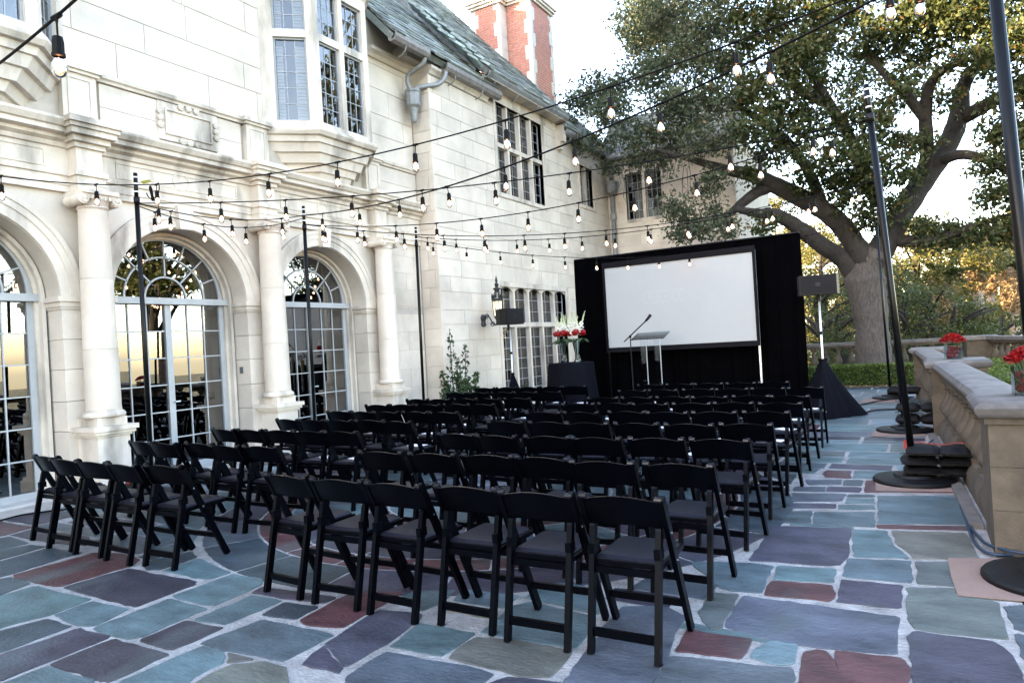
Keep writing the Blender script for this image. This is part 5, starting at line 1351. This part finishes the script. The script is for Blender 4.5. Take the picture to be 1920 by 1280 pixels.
def bal_run(y0, y1, n):
    xa, xb = bal_x(y0)+.07, bal_x(y1)+.07; W = .26
    def sl(name, pr, m, ya=y0, yb=y1):
        b = MB(); k = len(pr)
        b.v = [(xa+x, ya, z) for x, z in pr] + [(xb+x, yb, z) for x, z in pr]
        b.f = [(i, (i+1)%k, k+(i+1)%k, k+i) for i in range(k)] + [tuple(reversed(range(k))), tuple(range(k,2*k))]
        return b.build(name, m, bl, 'auto')
    sl('bottom_rail', [(W+.03,.0),(W+.03,.12),(W,.18),(W-.02,.22),(.02,.22),(0,.18),(-.03,.13),(-.03,.0)], SAND)
    sl('under_rail', [(W-.02,.77),(W-.02,.87),(.02,.87),(.02,.77)], SAND)
    m_ = 3
    for q in range(m_):
        ya, yb = lerp(y0,y1,q/m_)+.004, lerp(y0,y1,(q+1)/m_)-.004; x0_, x1_ = lerp(xa,xb,q/m_), lerp(xa,xb,(q+1)/m_)
        pr = [(W+.03,.872),(W+.05,.89),(W+.055,.92),(W+.03,.965),(W-.03,.98),(.03,.98),(-.03,.965),(-.055,.92),(-.05,.89),(-.03,.872)]; k = len(pr)
        b = MB(); b.v = [(x0_+x, ya, z) for x, z in pr] + [(x1_+x, yb, z) for x, z in pr]
        b.f = [(i, (i+1)%k, k+(i+1)%k, k+i) for i in range(k)] + [tuple(reversed(range(k))), tuple(range(k,2*k))]
        b.build('coping', SANDTOP, bl, 'auto')
    for i in range(n):
        t = (i+.5)/n; o = link('baluster', bal_me, bl); o.location = (lerp(xa,xb,t)+W/2-.02, lerp(y0,y1,t), .22); o.scale = (1.3,1.3,1)
pier(5.35, 6.0, .70); pier(10.75, 11.45, .62); pier(15.85, 16.5, .6)
bal_run(6.0, 10.75, 11); bal_run(11.45, 15.85, 10)
cb_ = MB(); cb_.v = [(bal_x(6)-.09,6.02,0),(bal_x(6)+.0,6.02,0),(bal_x(10.75)+.0,10.74,0),(bal_x(10.75)-.09,10.74,0)]; cb_.v += [(x,y,.035) for x,y,z in cb_.v]
cb_.f = [(3,2,1,0),(4,5,6,7),(0,1,5,4),(1,2,6,5),(2,3,7,6),(3,0,4,7)]
tag(cb_.build('curb', mat('pale_curb', (.11,.105,.10), .9, .3, 6., .3, 40)), kind='structure')
# rear balustrade beyond the hedge
b2 = thing('rear_balustrade', 'sandstone balustrade behind the oak trunk and the clipped hedge', 'balustrade', (-1, 24, 0))
def rail2(p, q, n, zg=0.):
    p = Vector((*p, zg)); q = Vector((*q, zg)); dv = (q-p).normalized(); sd_ = Vector((dv.y,-dv.x,0)); up_ = Vector((0,0,1))
    MB().bar(p+up_*.96, q+up_*.96, .34, .10, tuple(sd_)).build('coping', SANDTOP, b2)
    MB().bar(p+up_*.875, q+up_*.875, .24, .06, tuple(sd_)).build('under_rail', SAND, b2)
    MB().bar(p+up_*.15, q+up_*.15, .30, .14, tuple(sd_)).build('bottom_rail', SAND, b2)
    for i in range(n):
        o = link('baluster', bal_me, b2); o.location = p.lerp(q, (i+.5)/n) + up_*.22; o.scale = (1.1,1.1,1.13)
rail2((-9.5,23.6), (1.30,23.9), 30); rail2((1.85,23.6), (4.6,16.0), 24)
MB().box(1.25,1.95,23.55,24.25,-.1,.92).build('corner_pier', SAND, b2); MB().box(1.18,2.02,23.48,24.32,.92,1.03).build('pier_cap', SANDTOP, b2)
# square glass vases of red roses
def rose_vase(x, y, z, s_, label, seed):
    rnd = random.Random(seed); v = thing('rose_vase', label, 'flowers', (x, y, z)); h = s_*1.0
    g_ = MB(); e = s_/2
    g_.box(-e,e,-e,-e+.004,0,h); g_.box(-e,e,e-.004,e,0,h); g_.box(-e,-e+.004,-e+.004,e-.004,0,h); g_.box(e-.004,e,-e+.004,e-.004,0,h); g_.box(-e+.004,e-.004,-e+.004,e-.004,0,.008)
    o = g_.build('glass_vase', VASEG, v, local=True)
    for k in range(18):
        b = MB(); rose_blob(b, rnd.uniform(-e,e)*.62, rnd.uniform(-e,e)*.62, h*(.2+.24*(k % 3)), s_*.2, rnd); b.build('lower_rose', ROSE, v, True, local=True)
    st = MB()
    for k in range(10): a = rnd.uniform(0,6.28); st.tube([(e*.4*math.cos(a),e*.4*math.sin(a),h*.5),(e*1.1*math.cos(a),e*1.1*math.sin(a),h*1.2)], .004, 5)
    st.build('stems', GREENF, v, local=True)
    for k in range(24):
        a = k*2.4; q = math.sqrt((k+.5)/24); b = MB(); rose_petals(b, s_*.66*q*math.cos(a), s_*.66*q*math.sin(a), h*1.16 + s_*.42*(1-q*q), s_*.25, rnd, q, a); b.build('rose', ROSE, v, True, local=True)
def rose_petals(mb, x, y, z, r, rnd, q, a):
    """a rose head: wrapped rings of cupped petals round a bud"""
    ax = Vector((q*.7*math.cos(a), q*.7*math.sin(a), 1)).normalized(); t1 = ax.orthogonal().normalized(); t2 = ax.cross(t1)
    O = Vector((x, y, z)); mb.blob(x, y, z, r*.3, r*.3, r*.42, 6, 4)
    for ring, (rad, np_, hh) in enumerate(((.32,3,.5),(.6,5,.42),(.95,6,.2))):
        for k in range(np_):
            th = 2*math.pi*k/np_ + ring*.6 + rnd.uniform(-.15,.15); w = 2.9/np_
            n = 3; base = len(mb.v)
            for j in range(3):
                tt = j/2; rr_ = r*rad*(.45+.55*tt) * (1+.12*tt); zz = r*(-.35 + (hh+.35)*tt) - (r*.10 if (ring == 2 and j == 2) else 0)
                for i in range(n+1):
                    f = th + w*(i/n-.5)*(1.15 if j else .7); d_ = t1*math.cos(f)+t2*math.sin(f); e = -.06*r*abs(i/n-.5)*2*tt
                    mb.v.append(tuple(O + d_*rr_ + ax*(zz+e)))
            for j in range(2):
                for i in range(n): b0 = base+j*(n+1)+i; mb.f.append((b0, b0+1, b0+n+2, b0+n+1))
rose_vase(.66, 5.80, 1.006, .20, 'square glass vase of red roses on the large stone pier beside the thick pole', 3)
rose_vase(.43, 11.1, 1.006, .21, 'square glass vase of red roses on the balustrade pier farther along the walkway', 4)
# cables on the ground
def cable(pts, r, m, label):
    q = []
    for i in range(len(pts)-1):
        p0, p1, p2, p3 = [Vector(pts[max(0,min(len(pts)-1,k))]) for k in (i-1,i,i+1,i+2)]
        for k in range(6):
            t = k/6; q.append(.5*((2*p1)+(p2-p0)*t+(2*p0-5*p1+4*p2-p3)*t*t+(3*p1-p0-3*p2+p3)*t**3))
    q.append(Vector(pts[-1])); tag(MB().tube(q, r, 7).build('cable', m, None, True), label, 'cable')
def gz(px, py, z=.022): v = on_ground(px, py, z); return (v.x, v.y, z)
cable([gz(1800,905),(gz(1806,930)),(gz(1815,985)),gz(1835,1025),gz(1880,1040),gz(1990,1030)], .011, BLUEW, 'dark blue cable running along the curb to the large pier')
cable([gz(1798,900),gz(1803,950),gz(1830,1000),(.45,5.30,.06),(1.2,5.28,.03)], .010, BLUEW, 'dark blue cable curling round the foot of the large pier')
cable([(.12,9.9,.07),(.02,9.6,.03),(-.02,9.0,.022),(.05,8.5,.03),(.16,8.0,.07)], .010, BLUEW, 'blue cable loop between the two sandbag piles')
cable([(-1.2,13.9,.02),(-.8,15.0,.02),(-.55,15.5,.02),(-.1,16.0,.025)], .014, WIRE, 'black cable running from the speaker stand to the hedge-end pole')
cable([(-.9,12.9,.02),(-.7,13.6,.02),(-.3,13.8,.02),(.0,13.5,.05)], .012, WIRE, 'black cable lying between the speaker skirt and the balustrade')
cable([gz(-30,985),gz(20,970),gz(60,962),gz(120,955),gz(200,945)], .010, WIRE, 'thin black cable along the pale strip by the doors')

# ================================================================== vegetation
def leaf_mesh(name, centers, size, m, aspect=.55, up=0.25, seed=1, bend=.25):
    """one small folded leaf (two triangles) per centre"""
    g_ = np.random.default_rng(seed); n = len(centers); C_ = np.asarray(centers, dtype=np.float64)
    d = g_.normal(size=(n,3)); d /= np.linalg.norm(d, axis=1)[:,None]
    nn = g_.normal(size=(n,3)); nn[:,2] += up*3; nn -= d*(nn*d).sum(1)[:,None]; nn /= np.linalg.norm(nn, axis=1)[:,None]
    sdir = np.cross(d, nn); sz = size * g_.uniform(.65, 1.35, n)[:,None]
    a = C_ - d*sz*.5; b_ = C_ + sdir*sz*aspect*.5 + nn*sz*bend*.3; c_ = C_ + d*sz*.5; e_ = C_ - sdir*sz*aspect*.5 + nn*sz*bend*.3
    V = np.stack([a,b_,c_,e_], 1).reshape(-1,3)
    me = bpy.data.meshes.new(name); me.vertices.add(4*n); me.vertices.foreach_set('co', V.ravel())
    me.loops.add(4*n); me.loops.foreach_set('vertex_index', np.arange(4*n, dtype=np.int32))
    me.polygons.add(n); me.polygons.foreach_set('loop_start', np.arange(0, 4*n, 4, dtype=np.int32)); me.polygons.foreach_set('loop_total', np.full(n, 4, dtype=np.int32))
    me.materials.append(m); me.update(calc_edges=True); me.validate(); return me
def clump_points(clumps, per_m3, g_, shell=.55, sub=9):
    """leaves gathered in small sprays inside every clump (x, y, z, radius)"""
    out = []
    for (x, y, z, r, *k) in clumps:
        f = k[0] if k else 1.
        nsub = max(4, int(sub * r * r * 3 * f)); n = max(6, int(per_m3 * f))
        dv = g_.normal(size=(nsub,3)); dv /= np.linalg.norm(dv, axis=1)[:,None]
        rad = r * (shell + (1-shell) * g_.random(nsub)) ; rad *= g_.uniform(.55, 1.15, nsub)
        cen = np.array([x,y,z]) + dv * rad[:,None] * np.array([1,1,.75])
        pts = np.repeat(cen, n, 0) + g_.normal(size=(nsub*n,3)) * np.array([.145,.145,.095])
        out.append(pts)
    return np.concatenate(out)
def limb(mb, pts, n=10):
    """smooth tapered limb through (x, y, z, radius)"""
    q = []; P_ = [Vector(p[:3]) for p in pts]; r_ = [p[3] for p in pts]; rad = []
    for i in range(len(P_)-1):
        p0, p1, p2, p3 = [P_[max(0,min(len(P_)-1,k))] for k in (i-1,i,i+1,i+2)]
        for k in range(5):
            t = k/5; q.append(.5*((2*p1)+(p2-p0)*t+(2*p0-5*p1+4*p2-p3)*t*t+(3*p1-p0-3*p2+p3)*t**3)); rad.append(lerp(r_[i], r_[i+1], t) * (1+random.uniform(-.05,.05)))
    q.append(P_[-1]); rad.append(r_[-1]); mb.tube(q, rad, n)
    return q
# ---- the great oak over the terrace
oak = thing('oak_tree', 'great old oak with a pale forked trunk spreading over the terrace wall', 'tree', tuple(at(1648,690,21)*1.0)[:2] + (-.05,))
def L3p(px, py, y, w):     # limb point from the photograph: pixel, depth, width in pixels
    v = at(px, py, y); return (v.x, v.y, v.z, w/2 * (v - Vector((0,0,EYE))).dot(FW) / 1280)
tr = MB()
base = L3p(1640,700,21,70); base = (base[0], base[1], -.15, base[3]*1.2)
limb(tr, [base, L3p(1638,675,21,62), L3p(1635,620,21,58), L3p(1629,565,21,62), L3p(1622,525,21,72), L3p(1630,495,21,54), L3p(1646,470,21,50)], 18)
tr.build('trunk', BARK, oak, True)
limbs_ = [
 [(1612,530,21,52),(1592,500,20.9,40),(1570,478,20.7,37),(1544,462,20.3,36),(1505,432,19.8,33),(1460,405,19.3,28),(1420,400,18.8,20),(1380,392,18.4,12)],
 [(1630,500,21,54),(1605,462,20.8,44),(1580,425,20.6,42),(1545,395,20.3,40),(1500,370,20,38),(1455,348,19.6,36),(1410,328,19.1,30),(1360,318,18.6,22),(1300,300,18.2,14),(1230,280,18,8)],
 [(1450,348,19.6,26),(1420,360,19.3,24),(1390,382,19,20),(1365,402,18.8,14),(1330,410,18.6,8)],
 [(1640,490,21,58),(1662,450,21.1,54),(1690,400,21.3,50),(1722,352,21.6,46),(1755,305,21.9,44),(1785,255,22.2,42),(1800,205,22.3,36),(1805,165,22.2,30),(1830,128,22,22),(1880,100,21.8,14)],
 [(1796,225,22.3,34),(1835,205,22.1,30),(1880,178,21.9,24),(1930,140,21.6,18),(1990,90,21,10)],
 [(1720,352,21.6,30),(1738,290,21,26),(1735,220,20.5,26),(1742,165,20.2,22),(1768,132,19.9,18),(1810,115,19.7,10)],
 [(1735,225,20.5,22),(1700,180,20.2,22),(1668,148,20,18),(1625,102,19.8,10)],
 [(1660,455,21.1,34),(1650,400,20.8,30),(1630,340,20.4,26),(1600,270,20,22),(1560,200,19.6,18),(1520,140,19.2,14),(1470,80,18.8,8)],
 [(1560,200,19.6,15),(1500,170,19.2,22),(1480,140,19,20),(1440,90,18.6,10)],
 [(1545,395,20.3,26),(1520,330,19.9,22),(1480,270,19.5,20),(1430,230,19.1,16),(1370,190,18.7,12),(1300,150,18.3,7)],
 [(1668,450,21.1,28),(1705,452,21,26),(1745,452,20.9,24),(1790,436,20.8,18),(1840,418,20.7,12),(1900,400,20.5,7)],
 [(1755,305,21.9,24),(1800,290,21.4,22),(1850,300,20.9,18),(1900,330,20.4,10)],
]
for pts in limbs_:
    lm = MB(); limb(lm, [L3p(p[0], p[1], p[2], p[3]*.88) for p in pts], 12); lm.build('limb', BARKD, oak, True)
g_ = np.random.default_rng(5)
ck = [(1075,205,18.2,.62),(1110,170,18,.65),(1150,215,17.8,.7),(1170,150,18.3,.55),(1215,140,18,.75),(1245,190,17.8,.8),(1190,255,18,.7),(1120,265,18.3,.55),(1085,262,18.5,.4),(1255,250,17.9,.75),(1300,210,17.8,.8),(1320,265,18,.7),(1270,120,18,.7),(1290,70,17.8,.75),(1240,40,18,.7),(1330,120,17.8,.8),(1350,40,18,.9),(1370,180,18,.85),(1385,110,18,.8),(1400,250,18.2,.75),(1430,50,18.2,.9),(1450,170,18.4,.9),(1440,290,18.6,.6),(1490,110,18.6,.8),(1500,30,18.5,.85),(1490,230,18.8,.9),(1530,290,19,.75),(1560,230,19.2,.7),(1545,160,19.2,.6),(1540,70,19,.6),(1585,30,19.3,.5),(1600,300,19.5,.75),(1620,250,19.7,.7),(1650,210,20,.7),(1650,320,20,.75),(1690,270,20.2,.55),(1735,262,20.4,.45),(1768,128,19.9,.32),(1812,112,19.7,.5),(1850,118,21.6,.45),(1625,98,19.8,.3),(1700,330,20.5,.4),(1770,190,20.6,.4),(1610,360,20,.65),(1570,345,19.7,.55),(1510,345,19.5,.4),(1660,395,20.5,.55),(1620,420,20.6,.5),(1690,150,20,.42),(1640,100,19.7,.42),(1650,50,19.6,.65),(1700,80,19.8,.75),(1720,20,19.6,.8),(1770,70,19.8,.7),(1790,20,19.6,.75),(1735,110,20,.4),(1850,40,20,.9),(1890,90,20.2,.9),(1900,170,20.4,.8),(1870,240,20.8,.45),(1905,250,20.6,.75),(1880,310,20.6,.7),(1905,360,20.4,.7),(1850,375,20.6,.5),(1870,430,20.6,.6),(1820,440,20.8,.55),(1770,440,20.9,.55),(1725,428,21,.45),(1905,440,20.4,.6),(1740,462,20.9,.3),(1585,390,20.4,.35),(1600,470,20.8,.35),(1430,420,18.8,.4),
      (1285,400,17.4,.55),(1255,385,17.2,.4),(1310,430,17.4,.5),(1340,400,17.8,.5),(1320,360,17.9,.4),(1275,440,17.3,.4),(1360,430,18,.45),(1340,340,18,.45),(1240,310,18.1,.5),(1190,300,18.2,.4),(1390,330,18.6,.4),(1140,310,18.6,.35)]
cl = []
for (px, py, y, r) in ck:
    v = at(px, py, y + g_.uniform(-.5,.5)); cl.append((v.x, v.y, v.z, r))
# the unseen upper and outer crown
for k in range(70):
    a = g_.uniform(0, 6.28); q = math.sqrt(g_.random()); cl.append((-1.2+7.5*q*math.cos(a), 21+6.*q*math.sin(a), 9.6+3.2*(1-q*q)+g_.uniform(-.6,.6), g_.uniform(.8,1.2), .8))
for (px, py, y, r) in ((1960,60,20,.9),(1990,160,20,.9),(1980,260,20,.9),(1980,360,20,.8),(1970,440,20,.6),(1400,-50,18,1.),(1500,-70,18.4,1.),(1600,-60,18.9,1.),(1700,-60,19.4,1.),(1800,-60,19.6,1.),(1900,-40,20,1.),(1300,-40,18,.9)):
    v = at(px, py, y); cl.append((v.x, v.y, v.z, r))
cl = [q for q in cl if not (q[1] + q[3] > 20.3 and q[0] < -4.3 and q[2] < 8.2)]
pts = clump_points(cl, 29, g_, sub=22)
half = (pts[:,0] < -3.6)
link('crown', leaf_mesh('crown', pts[~half], .125, OAKLEAF, .55, seed=3), oak)
link('crown_spray', leaf_mesh('crown_spray', pts[half], .11, OAKLEAF2, .5, seed=4), oak)
tw = MB()
for q in cl[:90]:
    for k in range(3):
        d = g_.normal(size=3); d /= np.linalg.norm(d); e = Vector(q[:3]) + Vector(d)*q[3]*.9
        tw.tube([Vector(q[:3]) - Vector(d)*q[3]*.5, Vector(q[:3]) + Vector((0,0,.05)), e], [.018,.013,.005], 5)
for k in range(26):
    v = at(g_.uniform(1150,1300), g_.uniform(255,330), 18.3+g_.uniform(-.6,.8)); L_ = g_.uniform(.5,1.4); w = g_.uniform(-.25,.25)
    tw.tube([v, v+Vector((w*.5,.05,-L_*.4)), v+Vector((w*.2,0,-L_*.75)), v+Vector((w,.05,-L_))], [.009,.008,.006,.004], 5)
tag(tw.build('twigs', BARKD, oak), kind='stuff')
# ---- trees beyond the rear balustrade
def far_tree(name, label, px, py_top, y, rad, n, size, m, seed, zg=None, trunk_r=.16, shape=1., group='trees beyond the rear balustrade', dens=34, at_xyz=None, low=.10):
    rnd = np.random.default_rng(seed); top = at(px, py_top, y) if at_xyz is None else Vector(at_xyz); x = top.x; y = top.y; zg = land_z(x, y)
    t = thing(name, label, 'tree', (x, y, zg), 0, group); H = top.z - zg
    b = MB(); limb(b, [(x,y,zg-.1,trunk_r*1.3),(x+.1,y,zg+H*.3,trunk_r),(x-.1,y+.1,zg+H*.6,trunk_r*.7),(x,y,zg+H*.9,trunk_r*.2)], 9)
    for k in range(7):
        a = rnd.uniform(0,6.28); z0 = zg+H*rnd.uniform(.3,.7); b.tube([(x,y,z0),(x+rad*.4*math.cos(a),y+rad*.4*math.sin(a),z0+H*.12),(x+rad*.85*math.cos(a),y+rad*.85*math.sin(a),z0+H*.2)], [trunk_r*.5,trunk_r*.3,.03], 6)
    b.build('trunk', BARKD, t, True)
    cl_ = []
    for k in range(n):
        a = rnd.uniform(0,6.28); h = rnd.random(); w = math.sin(math.pi*(.12+.83*h))**.7; q = rad*w*math.sqrt(rnd.random())
        cl_.append((x+q*math.cos(a), y+q*math.sin(a), zg + H*(low+(.98-low)*h) - .3, rad*rnd.uniform(.22,.4)))
    link('crown', leaf_mesh('crown', clump_points(cl_, dens, rnd, sub=7), size, m, .6, seed=seed), t)
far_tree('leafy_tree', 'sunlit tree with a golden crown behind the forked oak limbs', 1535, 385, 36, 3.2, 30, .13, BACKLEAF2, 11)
far_tree('leafy_tree', 'dense green tree behind the loudspeaker on the silver pole', 1530, 500, 29, 1.9, 26, .09, BACKLEAF, 12)
far_tree('leafy_tree', 'low bushy tree between the drape and the oak trunk', 1570, 575, 26.5, 1.3, 20, .075, BACKLEAF, 13)
far_tree('leafy_tree', 'broad tree with a gold-lit top between the oak trunk and the palms', 1712, 385, 38, 3.4, 34, .13, BACKLEAF2, 14)
far_tree('leafy_tree', 'dark green tree spreading over the rear balustrade beside the walkway poles', 1745, 520, 29, 1.9, 30, .085, BACKLEAF, 15)
far_tree('leafy_tree', 'round green shrub-like tree next to the corner pier of the rear balustrade', 1790, 560, 27.5, 1.4, 24, .075, BACKLEAF, 16)
far_tree('leafy_tree', 'olive-green tree behind the palm trunks', 1800, 420, 46, 3.0, 26, .14, BACKLEAF2, 17)
far_tree('leafy_tree', 'tall sunlit tree rising beyond the rear wing roof', 1450, 360, 44, 3.6, 30, .14, BACKLEAF2, 18)
far_tree('leafy_tree', 'feathery green tree just behind the oak trunk', 1660, 480, 31, 2.1, 28, .09, BACKLEAF, 19)
far_tree('leafy_tree', 'low green tree growing outside the corner of the rear balustrade', 1880, 575, 33, 1.9, 22, .10, BACKLEAF, 20)
far_tree('leafy_tree', 'gold-topped tree beyond the thick pole', 1905, 390, 52, 3.6, 26, .16, BACKLEAF2, 22)
far_tree('leafy_tree', 'green tree in the gap between oak trunk and broad tree', 1700, 540, 27.5, 1.5, 24, .075, BACKLEAF, 23)
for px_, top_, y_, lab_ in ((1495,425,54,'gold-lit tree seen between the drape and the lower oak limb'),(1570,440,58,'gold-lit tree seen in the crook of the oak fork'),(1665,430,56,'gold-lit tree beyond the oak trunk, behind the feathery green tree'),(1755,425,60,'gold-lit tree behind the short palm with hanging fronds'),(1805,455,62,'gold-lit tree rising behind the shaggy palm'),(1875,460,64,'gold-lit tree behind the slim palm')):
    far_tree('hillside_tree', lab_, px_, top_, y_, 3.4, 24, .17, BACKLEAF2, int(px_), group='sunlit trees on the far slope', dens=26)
def palm(px, py_top, y, seed, label):
    rnd = np.random.default_rng(seed); top = at(px, py_top, y); x = top.x; zg = land_z(x, y)
    t = thing('palm_tree', label, 'palm tree', (x, y, zg), 0, 'palms beyond the rear balustrade')
    b = MB(); limb(b, [(x+.2,y,zg-.1,.30),(x+.1,y,zg+(top.z-zg)*.4,.22),(x,y,top.z,.19)], 10); b.build('trunk', PALE_BARK, t, True)
    sk = []; 
    for k in range(1500):
        h = rnd.random()**.7; a = rnd.uniform(0,6.28); rr_ = .22+.42*rnd.random()*(1-.55*h); sk.append((x+rr_*math.cos(a), y+rr_*math.sin(a), top.z-2.4*h))
    link('dead_frond_skirt', leaf_mesh('dead_frond_skirt', np.array(sk), .26, DEADLEAF, .3, up=-.3, seed=seed), t)
    fr_ = []
    for k in range(26):
        a = rnd.uniform(0,6.28); e = rnd.uniform(-.3,1.1); L_ = rnd.uniform(.9,1.5)
        for i in range(60):
            u = rnd.random(); w = .28*math.sin(math.pi*min(1,u+.15)); fr_.append((x+L_*u*math.cos(a)*math.cos(e)+rnd.normal()*w*.4, y+L_*u*math.sin(a)*math.cos(e)+rnd.normal()*w*.4, top.z+L_*u*math.sin(e)-.6*u*u+.1))
    link('fronds', leaf_mesh('fronds', np.array(fr_), .26, BACKLEAF, .25, seed=seed+1), t)
palm(1826, 452, 40, 31, 'tall palm with a shaggy skirt of dead fronds nearest the oak')
palm(1850, 470, 46, 32, 'tall palm with a pale trunk standing between two other palms')
palm(1893, 500, 44, 33, 'slim palm nearest the thick pole')
palm(1768, 520, 36, 34, 'short palm with hanging dead fronds among the green trees')
far_tree('tall_tree', 'tall dark tree on the slope outside the balustrade, mirrored in the arched panes', 0, 0, 19, 2.6, 40, .2, OAKLEAF, 71, zg=-7., trunk_r=.25, group='trees on the slope', at_xyz=(12.5,19.5,10.5), low=.52)
# ---- clipped hedge
def hedge(label, x0, x1, y0, y1, z0, z1, n, seed):
    rnd = np.random.default_rng(seed); h_ = thing('clipped_hedge', label, 'hedge', ((x0+x1)/2, (y0+y1)/2, z0))
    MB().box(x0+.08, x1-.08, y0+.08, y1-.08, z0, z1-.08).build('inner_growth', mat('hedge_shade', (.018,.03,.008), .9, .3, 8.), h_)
    p = np.stack([rnd.uniform(x0,x1,n), rnd.uniform(y0,y1,n), rnd.uniform(z0+.03,z1,n)], 1); f = rnd.integers(0,3,n)
    p[f==0,1] = y0 + np.abs(rnd.normal(0,.045,(f==0).sum())); p[f==1,2] = z1 - np.abs(rnd.normal(0,.04,(f==1).sum())); m2 = (f==2); p[m2,1] = y1 - np.abs(rnd.normal(0,.05,m2.sum()))
    p += rnd.normal(0,.012,p.shape)
    link('leaves', leaf_mesh('leaves', p, .055, HEDGEL, .6, seed=seed), h_)
hedge('low clipped box hedge across the end of the terrace, before the oak trunk', -4.2, .02, 19.05, 19.75, -.02, .53, 16000, 41)
hedge('low clipped hedge on the outer side of the balustrade', 1.05, 1.9, 14.0, 21.5, -.06, .48, 14000, 42)
lit = []
for k in range(500): lit.append((g_.uniform(-3.2,-.2), 18.98-abs(g_.normal(0,.07)), .012+g_.random()*.015))
tag(link('fallen_leaves', leaf_mesh('fallen_leaves', np.array(lit), .06, DEADLEAF, .6, seed=8)), 'dry fallen leaves along the foot of the hedge', 'leaves', kind='stuff')
# ---- shrub in the corner of the wing
sh = thing('leafy_shrub', 'dark evergreen shrub with upright shoots in the corner of the wing', 'shrub', (-7.85, 10.95, 0)); rnd = np.random.default_rng(51); P_ = []; sb = MB()
for (dx, dy, h, n) in ((-.12,0,1.92,64),(.30,.05,1.62,60),(.16,-.1,1.35,48),(-.42,.0,1.12,56),(.55,.1,1.05,66),(.02,.1,1.0,60),(-.25,-.1,.9,60),(.40,-.1,.95,60),(-.05,-.2,.85,60),(.65,0,.8,50),(.25,.1,.9,60)):
    bx, by = -7.72+dx*.45, 10.85+dy*.5; tx, ty = -7.72+dx*.75, 10.85+dy; sb.tube([(bx,by,0),(lerp(bx,tx,.7),lerp(by,ty,.7),h*.5),(tx,ty,h)], [.014,.01,.004], 5)
    for k in range(int(n*2.2)):
        t = 1-rnd.random()**.75*.75 if h > 1.2 else rnd.uniform(.25,1); wd = .03+.16*(1-t)*(1 if h > 1.2 else 1.2); a = rnd.uniform(0,6.28)
        P_.append((lerp(bx,tx,t)+wd*math.cos(a), lerp(by,ty,t)+wd*math.sin(a), h*t))
sb.build('stems', BARKD, sh); link('leaves', leaf_mesh('leaves', np.array(P_), .095, SHRUBL, .5, seed=52), sh)
for k in range(7):
    lp_ = thing('border_plant', 'small spiky border plant by the wing wall, ' + ('nearest','second','third','fourth','fifth','sixth','seventh')[k] + ' from the corner shrub', 'plant', (-7.95+rnd.uniform(-.08,.08), 11.9+.72*k, 0), 0, 'small plants along the wing wall'); q = []
    for j in range(34): a = rnd.uniform(0,6.28); h = rnd.uniform(.05,.62); q.append((.12*math.cos(a)*(1.2-h), .16*math.sin(a)*(1.2-h), h))
    link('leaves', leaf_mesh('leaves', np.array(q), .12, SHRUBL, .25, seed=60+k), lp_, local=True)
